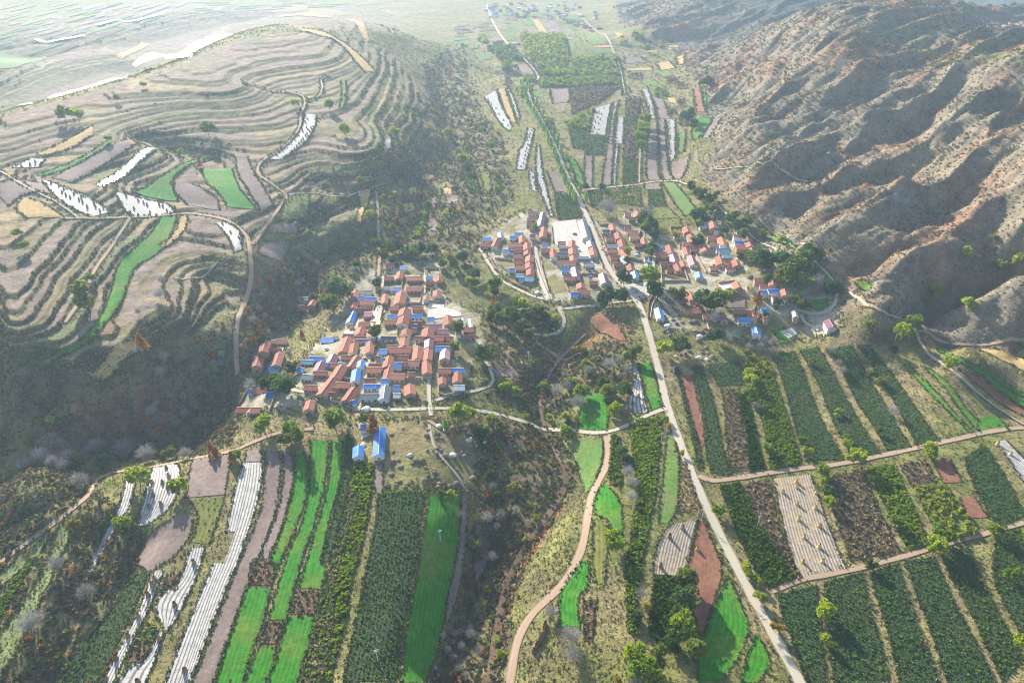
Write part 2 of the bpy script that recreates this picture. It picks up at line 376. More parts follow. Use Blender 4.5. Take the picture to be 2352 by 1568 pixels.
# ------------------------------------------------------------------ fields: kind | left edge | right edge (survey grid, far end first)
FIELDS_TXT = """
m|558 1062 545 1105 530 1165 520 1221|575 1062 570 1110 555 1170 541 1221
m|575 1062 570 1110 555 1170 541 1221 515 1293 490 1350 455 1450 415 1568|602 1062 601 1105 588 1165 570 1221 545 1293 520 1350 480 1450 437 1568
m|487 1293 470 1340 440 1410 400 1510 378 1568|515 1293 490 1350 455 1450 430 1525 415 1568
p|566 1034 562 1060|602 1032 602 1060
p|611 1035 608 1090 604 1140 597 1176 575 1230 545 1300 500 1420 440 1568|640 1035 645 1070 643 1110 634 1176 610 1240 590 1290 545 1400 490 1568
p|648 1035 652 1080 648 1130 636 1176 612 1240 597 1283|668 1040 675 1080 672 1110 658 1176 640 1230 617 1282
w|678 1045 678 1090 672 1130 660 1176 642 1230 620 1290|700 1040 708 1080 705 1130 694 1176 670 1230 630 1325
w|713 1010 712 1090 707 1140 690 1210 665 1260 645 1320 628 1380 617 1422|755 1012 752 1060 746 1110 732 1170 712 1230 692 1290 677 1348 657 1422
w|762 1010 759 1060 752 1120 737 1180 717 1240 699 1300 686 1350|788 1012 787 1060 778 1120 764 1165 748 1230 735 1292 752 1296 745 1330 738 1352
y|680 1356 664 1410|738 1356 722 1410
y|610 1429 596 1478|653 1429 635 1478
y|578 1290 571 1343|634 1292 626 1343
w|661 1417 648 1470 630 1520 615 1568|722 1417 712 1460 700 1510 682 1568
w|594 1484 575 1530 562 1568|634 1485 628 1520 611 1568
w|568 1350 550 1400 520 1480 495 1568|623 1350 612 1400 590 1465 557 1568
d|795 1000 790 1080 772 1140 765 1176 750 1240 735 1289|811 1005 809 1080 799 1120 788 1176 773 1230 758 1289
n|812 1062 808 1110 806 1128|857 1064 857 1100 853 1128
n|827 1135 816 1180 802 1230 786 1300 768 1360|853 1135 845 1176 838 1220 820 1290 803 1350
n|768 1360 773 1400 764 1480 747 1560|803 1350 798 1420 780 1480 757 1568
D|800 1132 792 1176 773 1260 748 1340 733 1400 708 1500 692 1568|825 1135 812 1176 799 1230 782 1300 766 1360 770 1400 758 1480 740 1568
d|867 1135 863 1200 850 1260 833 1340 818 1420 803 1490 787 1568|977 1131 970 1180 962 1240 953 1310 938 1390 923 1460 910 1568
w|985 1135 978 1190 968 1250 960 1310 944 1390 932 1460 920 1568|1059 1135 1058 1180 1053 1240 1043 1310 1026 1370 1020 1430 1003 1500 970 1568
p|1060 1135 1060 1180 1055 1240 1045 1310 1028 1370 1022 1430|1075 1140 1072 1200 1068 1270 1058 1340 1045 1390 1028 1432
p|1090 1205 1092 1260 1088 1330|1105 1205 1123 1260 1118 1300 1095 1336
p|861 1066 859 1130|880 1066 880 1135
p|447 1048 428 1143|533 1044 517 1136
g|437 1150 455 1180 452 1215 434 1245|517 1142 505 1180 492 1215 482 1249
m|350 1075 340 1110 330 1150 322 1176 318 1212|405 1063 420 1085 412 1120 400 1150 383 1176 340 1205
m|288 1100 284 1130 268 1180 240 1230 208 1285 199 1313|313 1104 306 1140 288 1190 250 1240 232 1280 214 1316
p|408 1180 380 1202 332 1237 310 1293 335 1310|445 1187 438 1230 423 1250 400 1280 350 1310
m|436 1259 425 1300 403 1340 368 1362 352 1402 378 1440|471 1257 460 1300 445 1340 425 1380 400 1430 382 1448
m|362 1452 350 1490 325 1523 290 1532 268 1568|378 1452 365 1490 350 1530 335 1568
m|355 1312 335 1350 318 1400 295 1450 262 1510 234 1568|378 1305 363 1345 342 1400 315 1450 287 1510 260 1568
y|385 1318 368 1355|418 1318 400 1356
y|309 1474 288 1520|347 1474 330 1520
D|330 1425 315 1470|360 1440 350 1470
d|312 1317 290 1350 230 1430 170 1500 125 1568|341 1318 320 1370 295 1430 260 1500 230 1568
G|158 1182 130 1215 108 1290 60 1380 0 1460|163 1226 150 1260 110 1350 60 1450 0 1558
G|112 1225 60 1270 0 1320|118 1232 80 1288 0 1350
n|70 1280 30 1340 0 1380|80 1286 45 1350 0 1418
m|1453 836 1455 880 1438 925 1443 950|1464 838 1474 880 1481 920 1487 948
w|1468 836 1475 870 1484 910 1496 943|1494 832 1504 865 1514 900 1523 931
w|1340 906 1330 940 1327 990|1387 900 1399 940 1393 989
n|1445 967 1450 1020 1455 1060 1465 1110 1460 1176|1521 957 1516 1020 1510 1090 1503 1150 1490 1200
n|1456 1178 1446 1250 1434 1290 1441 1400 1446 1455|1490 1205 1484 1240 1476 1290 1463 1350 1465 1450
n|1405 1002 1402 1050 1397 1090 1410 1115|1425 1007 1422 1060 1430 1100 1428 1115
W|1532 992 1526 1050 1521 1110 1513 1170 1511 1200|1550 1012 1561 1060 1559 1110 1557 1165 1535 1203
W|1290 1012 1320 1055 1335 1100 1341 1130|1384 1010 1385 1050 1370 1100 1350 1131
w|1389 1107 1366 1135 1361 1183 1400 1192 1403 1260|1400 1122 1424 1147 1431 1190 1429 1240 1419 1261
g|1362 1190 1361 1240 1361 1290 1369 1353|1394 1198 1397 1250 1392 1300 1389 1344
w|1336 1287 1302 1330 1282 1370 1287 1438|1350 1287 1354 1350 1326 1364 1332 1438
M|1537 1206 1512 1240 1501 1290 1499 1318|1603 1192 1590 1240 1580 1290 1569 1323
S|1562 1062 1560 1110 1558 1176|1574 1062 1590 1110 1608 1172
r|1602 1194 1590 1250 1576 1310 1590 1400 1608 1463|1615 1198 1639 1250 1663 1310 1639 1380 1612 1464
w|1669 1324 1641 1390 1614 1470 1597 1520 1607 1566|1673 1324 1699 1380 1723 1440 1703 1500 1660 1560
w|1735 1457 1717 1500 1702 1566|1740 1457 1764 1500 1770 1530 1740 1566
n|1501 1320 1499 1370 1486 1440 1511 1475|1555 1327 1559 1370 1545 1440 1560 1500
y|1339 1377 1342 1473|1369 1377 1361 1473
d|1590 844 1600 880 1612 930 1624 990 1617 1030 1633 1085|1612 842 1625 880 1642 940 1655 1000 1665 1050 1680 1090
r|1561 862 1576 930 1592 980 1611 1034|1589 862 1603 920 1615 970 1618 1010
d|1550 844 1560 880 1580 960 1605 1078|1559 844 1567 880 1589 960 1615 1070
d|1625 838 1641 870 1651 887|1697 830 1703 850 1704 884
y|1656 892 1666 950 1666 1000 1679 1083|1696 894 1698 950 1711 1020 1719 1080
n|1700 907 1702 950 1717 1000 1721 1079|1712 907 1730 960 1742 1020 1755 1076
N|1707 830 1720 866|1757 822 1770 850
n|1728 850 1735 900 1750 960 1765 1030 1770 1077|1772 852 1789 900 1808 960 1824 1010 1838 1064
d|1774 814 1796 870 1814 930 1827 990 1852 1058|1824 807 1844 850 1868 920 1893 980 1937 1054
d|1837 805 1862 850 1888 900 1913 970 1954 1048|1878 797 1904 840 1948 920 1983 985 2020 1042
d|1902 802 1937 850 1972 930 2007 980 2037 1034|1953 792 1988 850 2028 920 2058 975 2093 1028
d|1967 792 2012 850 2052 920 2082 975 2107 1027|1998 792 2038 840 2078 900 2118 960 2158 1014
w|2076 836 2112 880 2162 930 2231 998|2085 836 2130 880 2185 940 2238 998
w|2113 838 2152 870 2197 930 2241 985|2120 838 2190 890 2210 930 2247 967
w|2248 962 2243 985 2260 999|2286 953 2304 970 2317 988
w|2150 803 2200 836 2280 881 2352 936|2153 801 2210 829 2290 872 2352 924
w|2212 832 2270 861 2352 913|2214 830 2280 857 2352 903
r|2198 848 2250 889 2320 939 2352 957|2202 847 2270 881 2352 938
s|2246 801 2290 824 2352 853|2275 801 2352 823
m|2285 1015 2320 1060 2352 1110|2309 1011 2352 1055
d|2214 1051 2232 1110 2270 1178 2300 1218|2258 1022 2300 1080 2338 1150 2352 1180
n|1652 1114 1672 1170 1707 1260 1760 1348|1699 1109 1733 1190 1763 1234 1826 1321
y|1706 1112 1740 1190 1770 1236 1831 1318|1764 1102 1784 1190 1800 1240 1836 1322
M|1775 1099 1796 1200 1814 1270 1835 1328|1861 1090 1889 1170 1914 1240 1943 1307
y|1892 1094 1912 1170 1937 1240 1954 1288|1983 1080 2008 1150 2043 1220 2063 1264
n|1992 1077 2022 1140 2052 1200 2082 1256|2054 1067 2079 1130 2104 1180 2129 1244
y|2067 1068 2097 1119|2124 1057 2154 1113
N|2103 1124 2132 1190 2166 1239|2174 1117 2209 1170 2248 1227
r|2141 1057 2166 1109|2179 1052 2208 1107
r|2204 1144 2222 1190|2238 1142 2270 1188
d|1786 1366 1802 1430 1832 1500 1852 1568|1876 1342 1884 1430 1893 1500 1897 1568
d|1892 1337 1895 1430 1907 1500 1914 1568|1978 1314 1998 1400 2023 1480 2042 1568
d|1997 1314 2022 1400 2047 1480 2064 1568|2063 1292 2088 1380 2118 1460 2157 1568
d|2077 1287 2107 1370 2137 1450 2177 1568|2146 1279 2183 1370 2233 1460 2286 1568
d|2157 1270 2202 1360 2247 1440 2302 1568|2223 1257 2260 1340 2288 1400 2352 1512
d|2287 1230 2278 1330 2312 1400 2352 1468|2352 1212 2352 1300 2353 1400 2354 1468
m|1364 251 1354 309|1404 239 1391 311
m|1411 234 1403 280 1396 329|1422 231 1411 275 1407 329
m|1417 270 1411 330|1433 271 1431 331
m|1413 333 1407 392 1407 426|1421 333 1416 392 1415 425
m|1472 210 1486 245 1492 274|1487 201 1499 235 1507 272
m|1530 275 1534 320 1535 377|1550 276 1552 330 1550 362
m|1211 296 1206 330 1191 346 1186 390|1227 296 1224 320 1215 350 1207 390
m|1233 331 1229 392 1241 440 1263 498|1239 333 1245 392 1257 440 1271 498
m|1214 394 1219 437|1227 394 1235 441
m|1111 225 1131 250 1151 290 1169 301|1140 208 1149 236 1165 267 1177 290
m|1163 206 1176 240 1184 265|1171 206 1184 235 1195 274
s|1142 206 1151 236 1168 275|1161 205 1173 240 1189 286
w|1303 362 1316 392 1326 425 1331 432|1319 367 1334 392 1344 425 1343 432
d|1307 297 1317 341|1349 296 1341 344
N|1305 284 1305 294|1363 253 1353 294
d|1352 311 1343 357|1391 313 1384 357
p|1343 361 1341 395 1346 429|1361 359 1361 395 1361 429
p|1395 333 1385 392 1383 427|1410 333 1405 392 1403 425
y|1439 227 1437 269|1474 229 1465 269
d|1437 272 1437 287|1465 272 1464 287
y|1437 291 1432 371|1460 291 1458 369
d|1432 374 1431 424|1460 373 1461 417
p|1489 311 1482 392 1487 415|1509 276 1511 392 1517 414
p|1512 276 1514 340 1517 392 1523 414|1527 276 1530 340 1534 392 1546 411
p|1494 223 1509 250 1512 272|1524 233 1532 255 1540 272
W|1557 308 1557 354|1575 297 1571 349
w|1597 271 1586 305 1591 323|1633 273 1634 285 1606 316
r|1591 206 1597 259|1606 197 1619 257
w|1611 201 1615 235 1619 245|1619 204 1624 230 1622 245
w|1616 153 1628 169|1625 152 1636 169
p|1637 273 1613 317|1656 276 1629 317
p|1539 375 1538 392 1546 411|1584 356 1579 385 1565 411
W|1519 421 1541 455 1571 496|1547 419 1579 455 1606 489
W|1695 487 1760 540 1825 577|1710 490 1790 540 1828 570
d|1273 441 1279 480 1284 505|1309 449 1324 475 1337 501
p|1257 393 1273 438|1299 401 1307 444
d|1351 439 1359 474|1381 438 1384 474
D|1389 436 1393 469|1428 433 1432 470
D|1434 433 1438 470|1470 431 1474 474
d|1489 438 1491 474|1519 436 1531 474
p|1479 423 1480 436|1515 421 1519 434
g|1496 478 1497 502|1534 476 1559 500
g|1498 504 1509 540|1561 503 1569 529
N|1233 143 1246 176|1394 136 1420 174
N|1244 186 1239 201|1411 178 1419 195
N|1193 86 1211 139|1291 83 1303 136
g|1302 81 1320 135|1339 79 1378 133
d|1293 83 1306 136|1299 83 1315 136
p|1262 206 1269 239|1309 204 1307 235
y|1314 205 1314 262|1424 201 1372 239
w|1429 198 1429 221|1443 200 1449 214
s|1221 43 1244 79|1234 42 1259 78
w|1302 56 1313 72|1311 56 1329 71
w|1191 46 1206 60|1199 46 1214 60
w|1208 45 1219 60|1216 44 1227 58
p|1240 46 1264 79|1282 56 1292 79
W|1344 75 1363 103|1361 77 1393 102
s|1363 106 1365 111|1401 105 1403 110
W|1367 113 1373 123|1404 112 1411 123
p|1386 134 1410 174|1397 132 1420 171
s|1506 146 1516 162|1539 143 1551 157
s|1435 159 1437 164|1497 156 1499 161
s|1411 77 1419 87|1429 78 1433 86
s|1552 130 1554 149|1572 130 1572 147
p|1433 131 1435 147|1474 133 1486 144
p|1185 150 1196 175|1225 146 1236 172
N|1120 115 1150 140|1180 108 1200 138
N|1150 70 1160 95|1180 66 1190 92
s|690 72 735 82 768 92 790 110 820 148 838 165|700 66 740 72 768 85 800 105 840 140 863 166
s|800 45 825 70 840 97|815 45 840 65 848 96
s|640 40 700 36 760 42|642 36 700 32 762 38
m|700 263 697 285 680 315 640 350 616 366|727 263 725 290 713 315 679 345 645 367
m|884 320 879 342|900 319 899 342
W|783 186 785 220 780 250|794 186 797 220 789 250
w|85 400 140 384 200 354 245 324|100 403 160 388 210 362 256 328
s|85 352 150 325 213 287|100 359 170 340 212 309
f|345 336 290 375 216 427|359 343 310 385 239 430
m|27 384 70 363|89 384 104 367
f|305 150 345 122|313 155 385 128
s|267 132 325 97|282 138 345 103
W|-10 120 0 158|105 135 40 155
p|120 408 190 370 260 332 290 320|165 418 230 382 285 350 315 328
p|-20 430 40 410 95 420|20 470 60 440 115 445
m|96 415 125 450 160 475 210 499|110 415 160 436 210 457 258 487
m|264 442 281 475 303 499|310 452 378 465 404 487
m|496 513 526 545 538 577|530 513 554 531 556 572
w|460 358 405 386 350 416 305 441|472 363 400 403 392 426 411 464
p|401 417 397 437 431 473|441 422 499 451 505 483
w|462 386 471 420 511 450 522 477|534 386 544 425 573 460 590 483
p|541 360 546 400 571 440 600 483|569 361 584 400 611 440 628 468
w|370 498 345 540 310 566 272 602 256 662 237 722 202 771 150 806 80 836 0 859|407 498 394 540 367 580 310 609 296 641 279 691 244 741 209 782 150 814 80 844 0 867
s|413 498 401 540 362 564|432 498 424 535 379 567
s|305 781 250 816 197 855|333 796 290 830 216 869
s|51 456 32 480 60 499|60 453 110 471 147 499
G|656 458 646 480 639 507|711 440 711 470 707 499
s|821 441 829 475 818 511|851 437 845 475 831 511
p|621 516 611 534|682 515 684 536
g|610 538 604 549|684 539 679 551
p|601 553 590 580|669 556 650 600
d|1061 381 1064 420 1086 444|1084 379 1099 420 1104 444
g|1099 396 1111 430 1109 447|1124 396 1131 430 1121 444
d|1141 406 1144 439|1149 406 1154 437
N|971 471 956 510 946 549|984 471 982 510 964 544
r|1347 731 1372 760 1420 783|1399 717 1424 745 1439 783
S|1416 727 1427 764|1439 737 1456 764
M|1504 681 1541 727|1519 679 1561 727
w|1848 687 1852 704 1878 714|1899 686 1904 700 1890 711
w|1959 646 1990 670|1975 641 2006 655
p|1662 682 1667 707|1711 681 1713 707
p|1127 842 1137 868|1178 842 1198 864
w|1774 759 1792 789|1800 752 1820 784
"""
KIND_NAME = {'w': ('wheat_field', 'young bright green wheat field'), 'W': ('thin_wheat_field', 'pale green field of thin young wheat'),
 'd': ('leafy_crop_field', 'dark green field of low leafy crop'), 'D': ('mixed_crop_field', 'dark green and brown patchy crop field'),
 'n': ('nursery_plot', 'plot of dense dark green nursery shrubs'), 'N': ('orchard_plot', 'plot of yellow green orchard bushes'),
 'p': ('ploughed_field', 'bare ploughed brown field'), 'r': ('red_soil_field', 'bare ploughed field of red soil'),
 'm': ('film_covered_field', 'field striped with white plastic film'), 'M': ('stubble_film_field', 'field striped with straw and worn film'),
 'f': ('film_covered_field', 'field wholly covered in white plastic film'),
 's': ('stubble_field', 'straw coloured stubble field'), 'S': ('straw_litter', 'ground covered in scattered bright straw'),
 'y': ('weedy_field', 'fallow field of dry brown weeds'), 'g': ('grass_field', 'olive green grass field'), 'G': ('meadow_strip', 'pale green meadow strip')}
FIELDS = []
for ln in FIELDS_TXT.strip().splitlines():
    k, a, b = ln.split('|')
    A = np.array(list(map(float, a.split()))).reshape(-1, 2); B = np.array(list(map(float, b.split()))).reshape(-1, 2)
    FIELDS.append([k, A, B])
def to_world(A):
    return smooth(atp(A, H0_carved), 1)
def resample(P, n):
    d = np.concatenate([[0], np.cumsum(np.linalg.norm(np.diff(P, axis=0), axis=1))])
    t = np.linspace(0, d[-1], n)
    return np.stack([np.interp(t, d, P[:, 0]), np.interp(t, d, P[:, 1])], 1), d[-1]
H0_carved = HG.copy()
FLAT = np.zeros((NY, NX))
for f in FIELDS:
    f.append(to_world(f[1])); f.append(to_world(f[2]))
    r = in_poly(np.concatenate([f[3], f[4][::-1]]))
    if r is not None: FLAT[r[0]] = np.maximum(FLAT[r[0]], r[1])

def free_of_fields(P):
    fi = (np.log(P[:, 1] + YO) - lg[0]) / (lg[-1] - lg[0]) * (NY - 1); fj = (P[:, 0] / (P[:, 1] + YO) + S_MAX) / (2 * S_MAX) * (NX - 1)
    return sample(FLAT, fi, fj).max() < 0.05
PATCH_ZONES = [((1150, 1345), (22, 205), 15, 20, 'NWpNgyWdN', 0.06), ((1345, 1560), (70, 210), 13, 22, 'ypNgypsW', 0.1), ((1030, 1180), (60, 140), 14, 26, 'NgyWp', -0.1), ((1450, 1600), (205, 400), 34, 14, 'ypyg', 0.05),
               ((1240, 1345), (205, 290), 26, 16, 'ypgy', 0.1), ((-20, 400), (22, 110), 8, 48, 'WpgNWsp', -0.25), ((60, 420), (105, 160), 10, 60, 'pgyWp', -0.35), ((400, 900), (4, 30), 6, 50, 'gWpN', -0.05), ((700, 860), (388, 470), 24, 24, 'ypgyG', -0.1), ((890, 1060), (420, 560), 26, 18, 'yygps', -0.2), ((980, 1090), (380, 470), 26, 16, 'yyg', -0.3)]
def auto_patches():
    r = random.Random(3)
    for (x0, x1), (y0, y1), dyp, dxp, kinds, shear in PATCH_ZONES:
        y = y0
        while y < y1:
            hh = dyp * r.uniform(0.7, 1.3) * (0.5 + 0.6 * (y - y0) / (y1 - y0 + 1)); x = x0 + r.uniform(0, dxp)
            while x < x1:
                ww = dxp * r.uniform(0.5, 1.5)
                def S_(a, b): return (a, b + shear * (a - x0))
                A_ = np.array([S_(x, y + .6), S_(x + 2, y + hh - .6)]); B_ = np.array([S_(x + ww - 1, y + .6), S_(x + ww + 1, y + hh - .6)])
                if min(A_[:, 1].min(), B_[:, 1].min()) > 3:
                    L_, R_ = atp(A_, H0_carved), atp(B_, H0_carved); c_ = np.concatenate([L_, R_, (L_ + R_) / 2, [L_.mean(0), R_.mean(0)], [np.concatenate([L_, R_]).mean(0)]])
                    if np.abs(np.hypot(*L_[0]) - np.hypot(*R_[0])) < 260 and free_of_fields(c_):
                        FIELDS.append([r.choice(kinds), A_, B_, L_, R_]); q_ = in_poly(np.concatenate([L_, R_[::-1]]))
                        if q_ is not None: FLAT[q_[0]] = np.maximum(FLAT[q_[0]], q_[1])
                x += ww
            y += hh
N_HAND = len(FIELDS)
auto_patches()
# ------------------------------------------------------------------ roads and paths: kind, width (m), line
ROADS = [
 ('concrete', 5.0, [(1118,12),(1130,50),(1165,105),(1215,145),(1243,180),(1215,197),(1213,225),(1235,262),(1262,310),(1285,360),(1305,412),(1318,436),(1340,480),(1365,535),(1385,590),(1408,635),(1445,668),(1470,700),(1485,750),(1500,800),(1516,860),(1530,925),(1550,985),(1575,1050),(1600,1115),(1640,1200),(1690,1300),(1750,1410),(1845,1580)]),
 ('concrete', 3.2, [(1528,938),(1490,952),(1440,978),(1390,995),(1330,992),(1270,985),(1200,968),(1150,952),(1100,942),(1030,938),(960,940),(900,942),(820,938),(780,925),(720,905),(660,895),(590,885),(560,890)]),
 ('dirt', 4.2, [(1394,998),(1398,1040),(1392,1075),(1360,1130),(1350,1180),(1342,1240),(1325,1290),(1290,1345),(1255,1378),(1220,1410),(1190,1460),(1178,1520),(1168,1580)]),
 ('dirt', 3.4, [(1604,1092),(1628,1105),(1680,1100),(1740,1090),(1830,1076),(1900,1070),(1960,1060),(2040,1042),(2120,1025),(2200,1008),(2280,990),(2352,982)]),
 ('dirt', 2.6, [(1772,1358),(1840,1330),(1900,1320),(1960,1308),(2030,1290),(2110,1268),(2160,1252),(2240,1232),(2352,1200)]),
 ('concrete', 3.0, [(1470,690),(1400,697),(1350,703),(1290,712),(1285,705)]),
 ('concrete', 3.0, [(1280,706),(1296,728),(1296,748),(1282,765),(1250,770),(1222,766)]),
 ('concrete', 2.6, [(1262,690),(1225,682),(1180,660),(1150,645),(1125,610),(1108,580),(1100,570)]),
 ('concrete', 5.5, [(1262,690),(1250,660),(1238,625),(1230,590),(1226,560)]),
 ('concrete', 3.4, [(1345,437),(1385,432),(1430,428),(1470,424),(1500,417),(1545,415),(1565,418)]),
 ('concrete', 2.6, [(1540,415),(1580,424),(1620,445),(1640,468),(1642,490),(1625,508),(1612,520)]),
 ('concrete', 2.6, [(1385,565),(1410,600)]),
 ('concrete', 3.0, [(1612,700),(1580,720),(1545,690),(1510,655),(1500,640),(1500,600),(1510,560)]),
 ('path', 2.0, [(1642,468),(1670,495),(1720,540),(1760,560),(1800,590)]),
 ('path', 1.8, [(1840,560),(1870,592),(1880,610),(1905,630),(1930,658),(1960,680),(2000,710),(2040,728),(2070,734)]),
 ('dirt', 2.4, [(1980,700),(2030,725),(2085,745),(2105,765),(2150,778),(2230,790),(2300,788),(2352,780)]),
 ('path', 2.0, [(2105,765),(2112,785),(2130,812),(2180,850),(2240,898),(2290,935),(2352,975)]),
 ('concrete', 2.6, [(1830,712),(1870,722),(1905,715),(1920,695),(1922,675)]),
 ('concrete', 2.6, [(1840,724),(1848,742),(1870,752),(1890,758)]),
 ('path', 2.0, [(1640,388),(1760,384),(1900,392),(1990,388)]),
 ('dirt', 3.4, [(545,860),(542,810),(545,745),(562,690),(580,640),(576,590),(572,550),(556,528),(520,505),(470,495),(430,490),(380,494),(300,500),(200,503),(140,500)]),
 ('dirt', 2.8, [(578,560),(600,530),(628,500),(652,462),(662,450),(620,420),(590,400),(595,372),(640,352),(690,300),(690,262),(704,235),(690,215),(600,205),(560,185)]),
 ('dirt', 2.6, [(868,660),(872,600),(870,540),(868,480),(864,440)]),
 ('path', 2.2, [(664,448),(680,446),(730,444),(800,455),(830,440)]),
 ('path', 2.2, [(704,235),(735,222),(742,200),(735,180),(760,175)]),
 ('dirt', 3.0, [(0,1292),(60,1250),(130,1200),(180,1160),(212,1130),(216,1105),(245,1090),(320,1078),(400,1062),(470,1048),(540,1035),(570,1020),(650,990),(720,985)]),
 ('dirt', 2.4, [(1255,800),(1300,830),(1330,810)]),
 ('dirt', 2.8, [(985,965),(1010,985),(1040,985)]),
 ('path', 2.0, [(985,975),(995,1030),(1050,1090),(1075,1130)]),
 ('concrete', 3.0, [(1435,215),(1425,150),(1400,100),(1375,75),(1340,45),(1320,30)]),
 ('dirt', 2.2, [(1435,215),(1470,235),(1478,270),(1470,330),(1468,420)]),
 ('concrete', 3.0, [(1118,18),(1060,16),(960,16),(870,18),(860,22)]),
 ('path', 1.6, [(500,600),(440,640),(400,640)]),
 ('dirt', 2.4, [(300,500),(260,560),(215,620),(195,680),(150,740)]),
 ('path', 2.0, [(0,392),(60,430),(140,470),(180,500)]),
 ('concrete', 4.5, [(818,945),(828,905),(840,850),(850,800),(868,745),(880,700)]),
 ('concrete', 3.0, [(880,720),(880,660),(878,635)]),
 ('concrete', 3.0, [(970,700),(975,660),(978,620)]),
 ('dirt', 2.8, [(820,950),(830,985)]),
 ('concrete', 2.6, [(990,955),(985,910),(985,860)]),
 ('concrete', 2.6, [(1000,920),(1050,905),(1110,895),(1135,880),(1128,850),(1115,830)]),
 ('concrete', 2.6, [(595,890),(610,850),(640,820),(650,800)]),
]
ROADW = []
for kind, wd, pts in ROADS:
    P = smooth(atp(pts, H0_carved), 2)
    ROADW.append((kind, wd, P))
    r = dist_line(P, wd + 6)
    if r is not None:
        w_, D, F = r
        FLAT[w_] = np.maximum(FLAT[w_], np.clip(1.6 - D / (wd * 0.8), 0, 1))
# village ground is level too
VILLAGES = [[(860,600),(1010,600),(1030,690),(1110,715),(1120,800),(1085,830),(1075,905),(1000,925),(830,942),(700,915),(640,895),(690,830),(730,780),(760,720),(800,660)],
            [(575,780),(650,775),(665,820),(640,870),(580,865)], [(540,880),(640,895),(720,925),(700,950),(545,962)],
            [(1100,540),(1210,480),(1280,500),(1340,490),(1390,520),(1450,480),(1500,480),(1540,520),(1640,505),(1760,570),(1830,600),(1890,660),(1930,690),(1930,760),(1840,780),(1740,790),(1620,770),(1540,760),(1500,690),(1440,670),(1400,700),(1310,700),(1250,690),(1120,600)],
            [(800,950),(890,960),(1090,985),(1110,1050),(1085,1130),(870,1125),(800,1060)]]
M_VIL = mask_of(VILLAGES, 3); M_YARD = mask_of(VILLAGES[:-1], 3)
FLATB = blur(np.maximum(FLAT, M_VIL).copy(), 2)

TWm = TW * (1 - FLATB)
HG = HG * (1 - TWm) + tz * TWm
rough = 0.25 + 1.2 * M_SCRUB
n1 = fbm(GX / 9, GY / 9, 3, 41) - 0.5
n2 = fbm(GX / 34, GY / 34, 4, 51) - 0.5
# spurs and rills on the mountain, running down towards the lower left
ca, sa = math.cos(math.radians(31)), math.sin(math.radians(31))
ua = GX * ca + GY * sa; va = -GX * sa + GY * ca
rid = 1 - np.abs(2 * fbm(ua / 210, va / 62 + 0.35 * fbm(GX / 90, GY / 90, 2, 9), 3, 61) - 1) ** 0.8
rid2 = 1 - np.abs(2 * fbm(ua / 80, va / 20 + 0.3 * fbm(GX / 40, GY / 40, 2, 9), 2, 66) - 1)
rid3 = 1 - np.abs(2 * fbm(ua / 36, va / 8, 2, 67) - 1)
HG += (1 - FLATB) * (rough * n1 * 1.6 + (0.5 + 2.5 * M_SCRUB) * n2 * 2.2)
HG += (1 - FLATB) * M_MOUNT * ((rid - 0.7) * 24 + (rid2 - 0.7) * 7 + (rid3 - 0.7) * 3.0 + n2 * 2 + n1 * 0.8) * np.clip((HG - 12) / 22, 0, 1)
farh = np.clip((GY - 2300) / 1500, 0, 1)
HG += farh * (n2 * 60 + (fbm(GX / 400, GY / 400, 4, 71) - 0.5) * 160)
# ------------------------------------------------------------------ mesh and material helpers
def link(o):
    SC.collection.objects.link(o); return o
def tag(o, label=None, cat=None, group=None, kind=None):
    if label: o['label'] = label
    if cat: o['category'] = cat
    if group: o['group'] = group
    if kind: o['kind'] = kind
    return o
def np_mesh(name, V, Fc, mat=None, uv=None, smooth_=False, fmat=None):
    """V (n,3); Fc (m,k) with k = 3 or 4"""
    V = np.asarray(V, np.float32); Fc = np.asarray(Fc, np.int32)
    me = bpy.data.meshes.new(name); m, k = Fc.shape
    me.vertices.add(len(V)); me.vertices.foreach_set('co', V.ravel())
    me.loops.add(m * k); me.loops.foreach_set('vertex_index', Fc.ravel())
    me.polygons.add(m); me.polygons.foreach_set('loop_start', np.arange(0, m * k, k, dtype=np.int32))
    me.polygons.foreach_set('loop_total', np.full(m, k, np.int32))
    me.polygons.foreach_set('use_smooth', np.full(m, bool(smooth_)))
    if fmat is not None: me.polygons.foreach_set('material_index', np.asarray(fmat, np.int32))
    if uv is not None:
        ul = me.uv_layers.new(name='uv'); ul.data.foreach_set('uv', np.asarray(uv, np.float32)[Fc.ravel()].ravel())
    if mat:
        for m_ in (mat if isinstance(mat, (list, tuple)) else [mat]): me.materials.append(m_)
    me.update(calc_edges=True)
    return me
def np_obj(name, V, Fc, mat=None, uv=None, parent=None, smooth_=False, fmat=None):
    o = link(bpy.data.objects.new(name, np_mesh(name, V, Fc, mat, uv, smooth_, fmat)))
    if parent: o.parent = parent
    return o

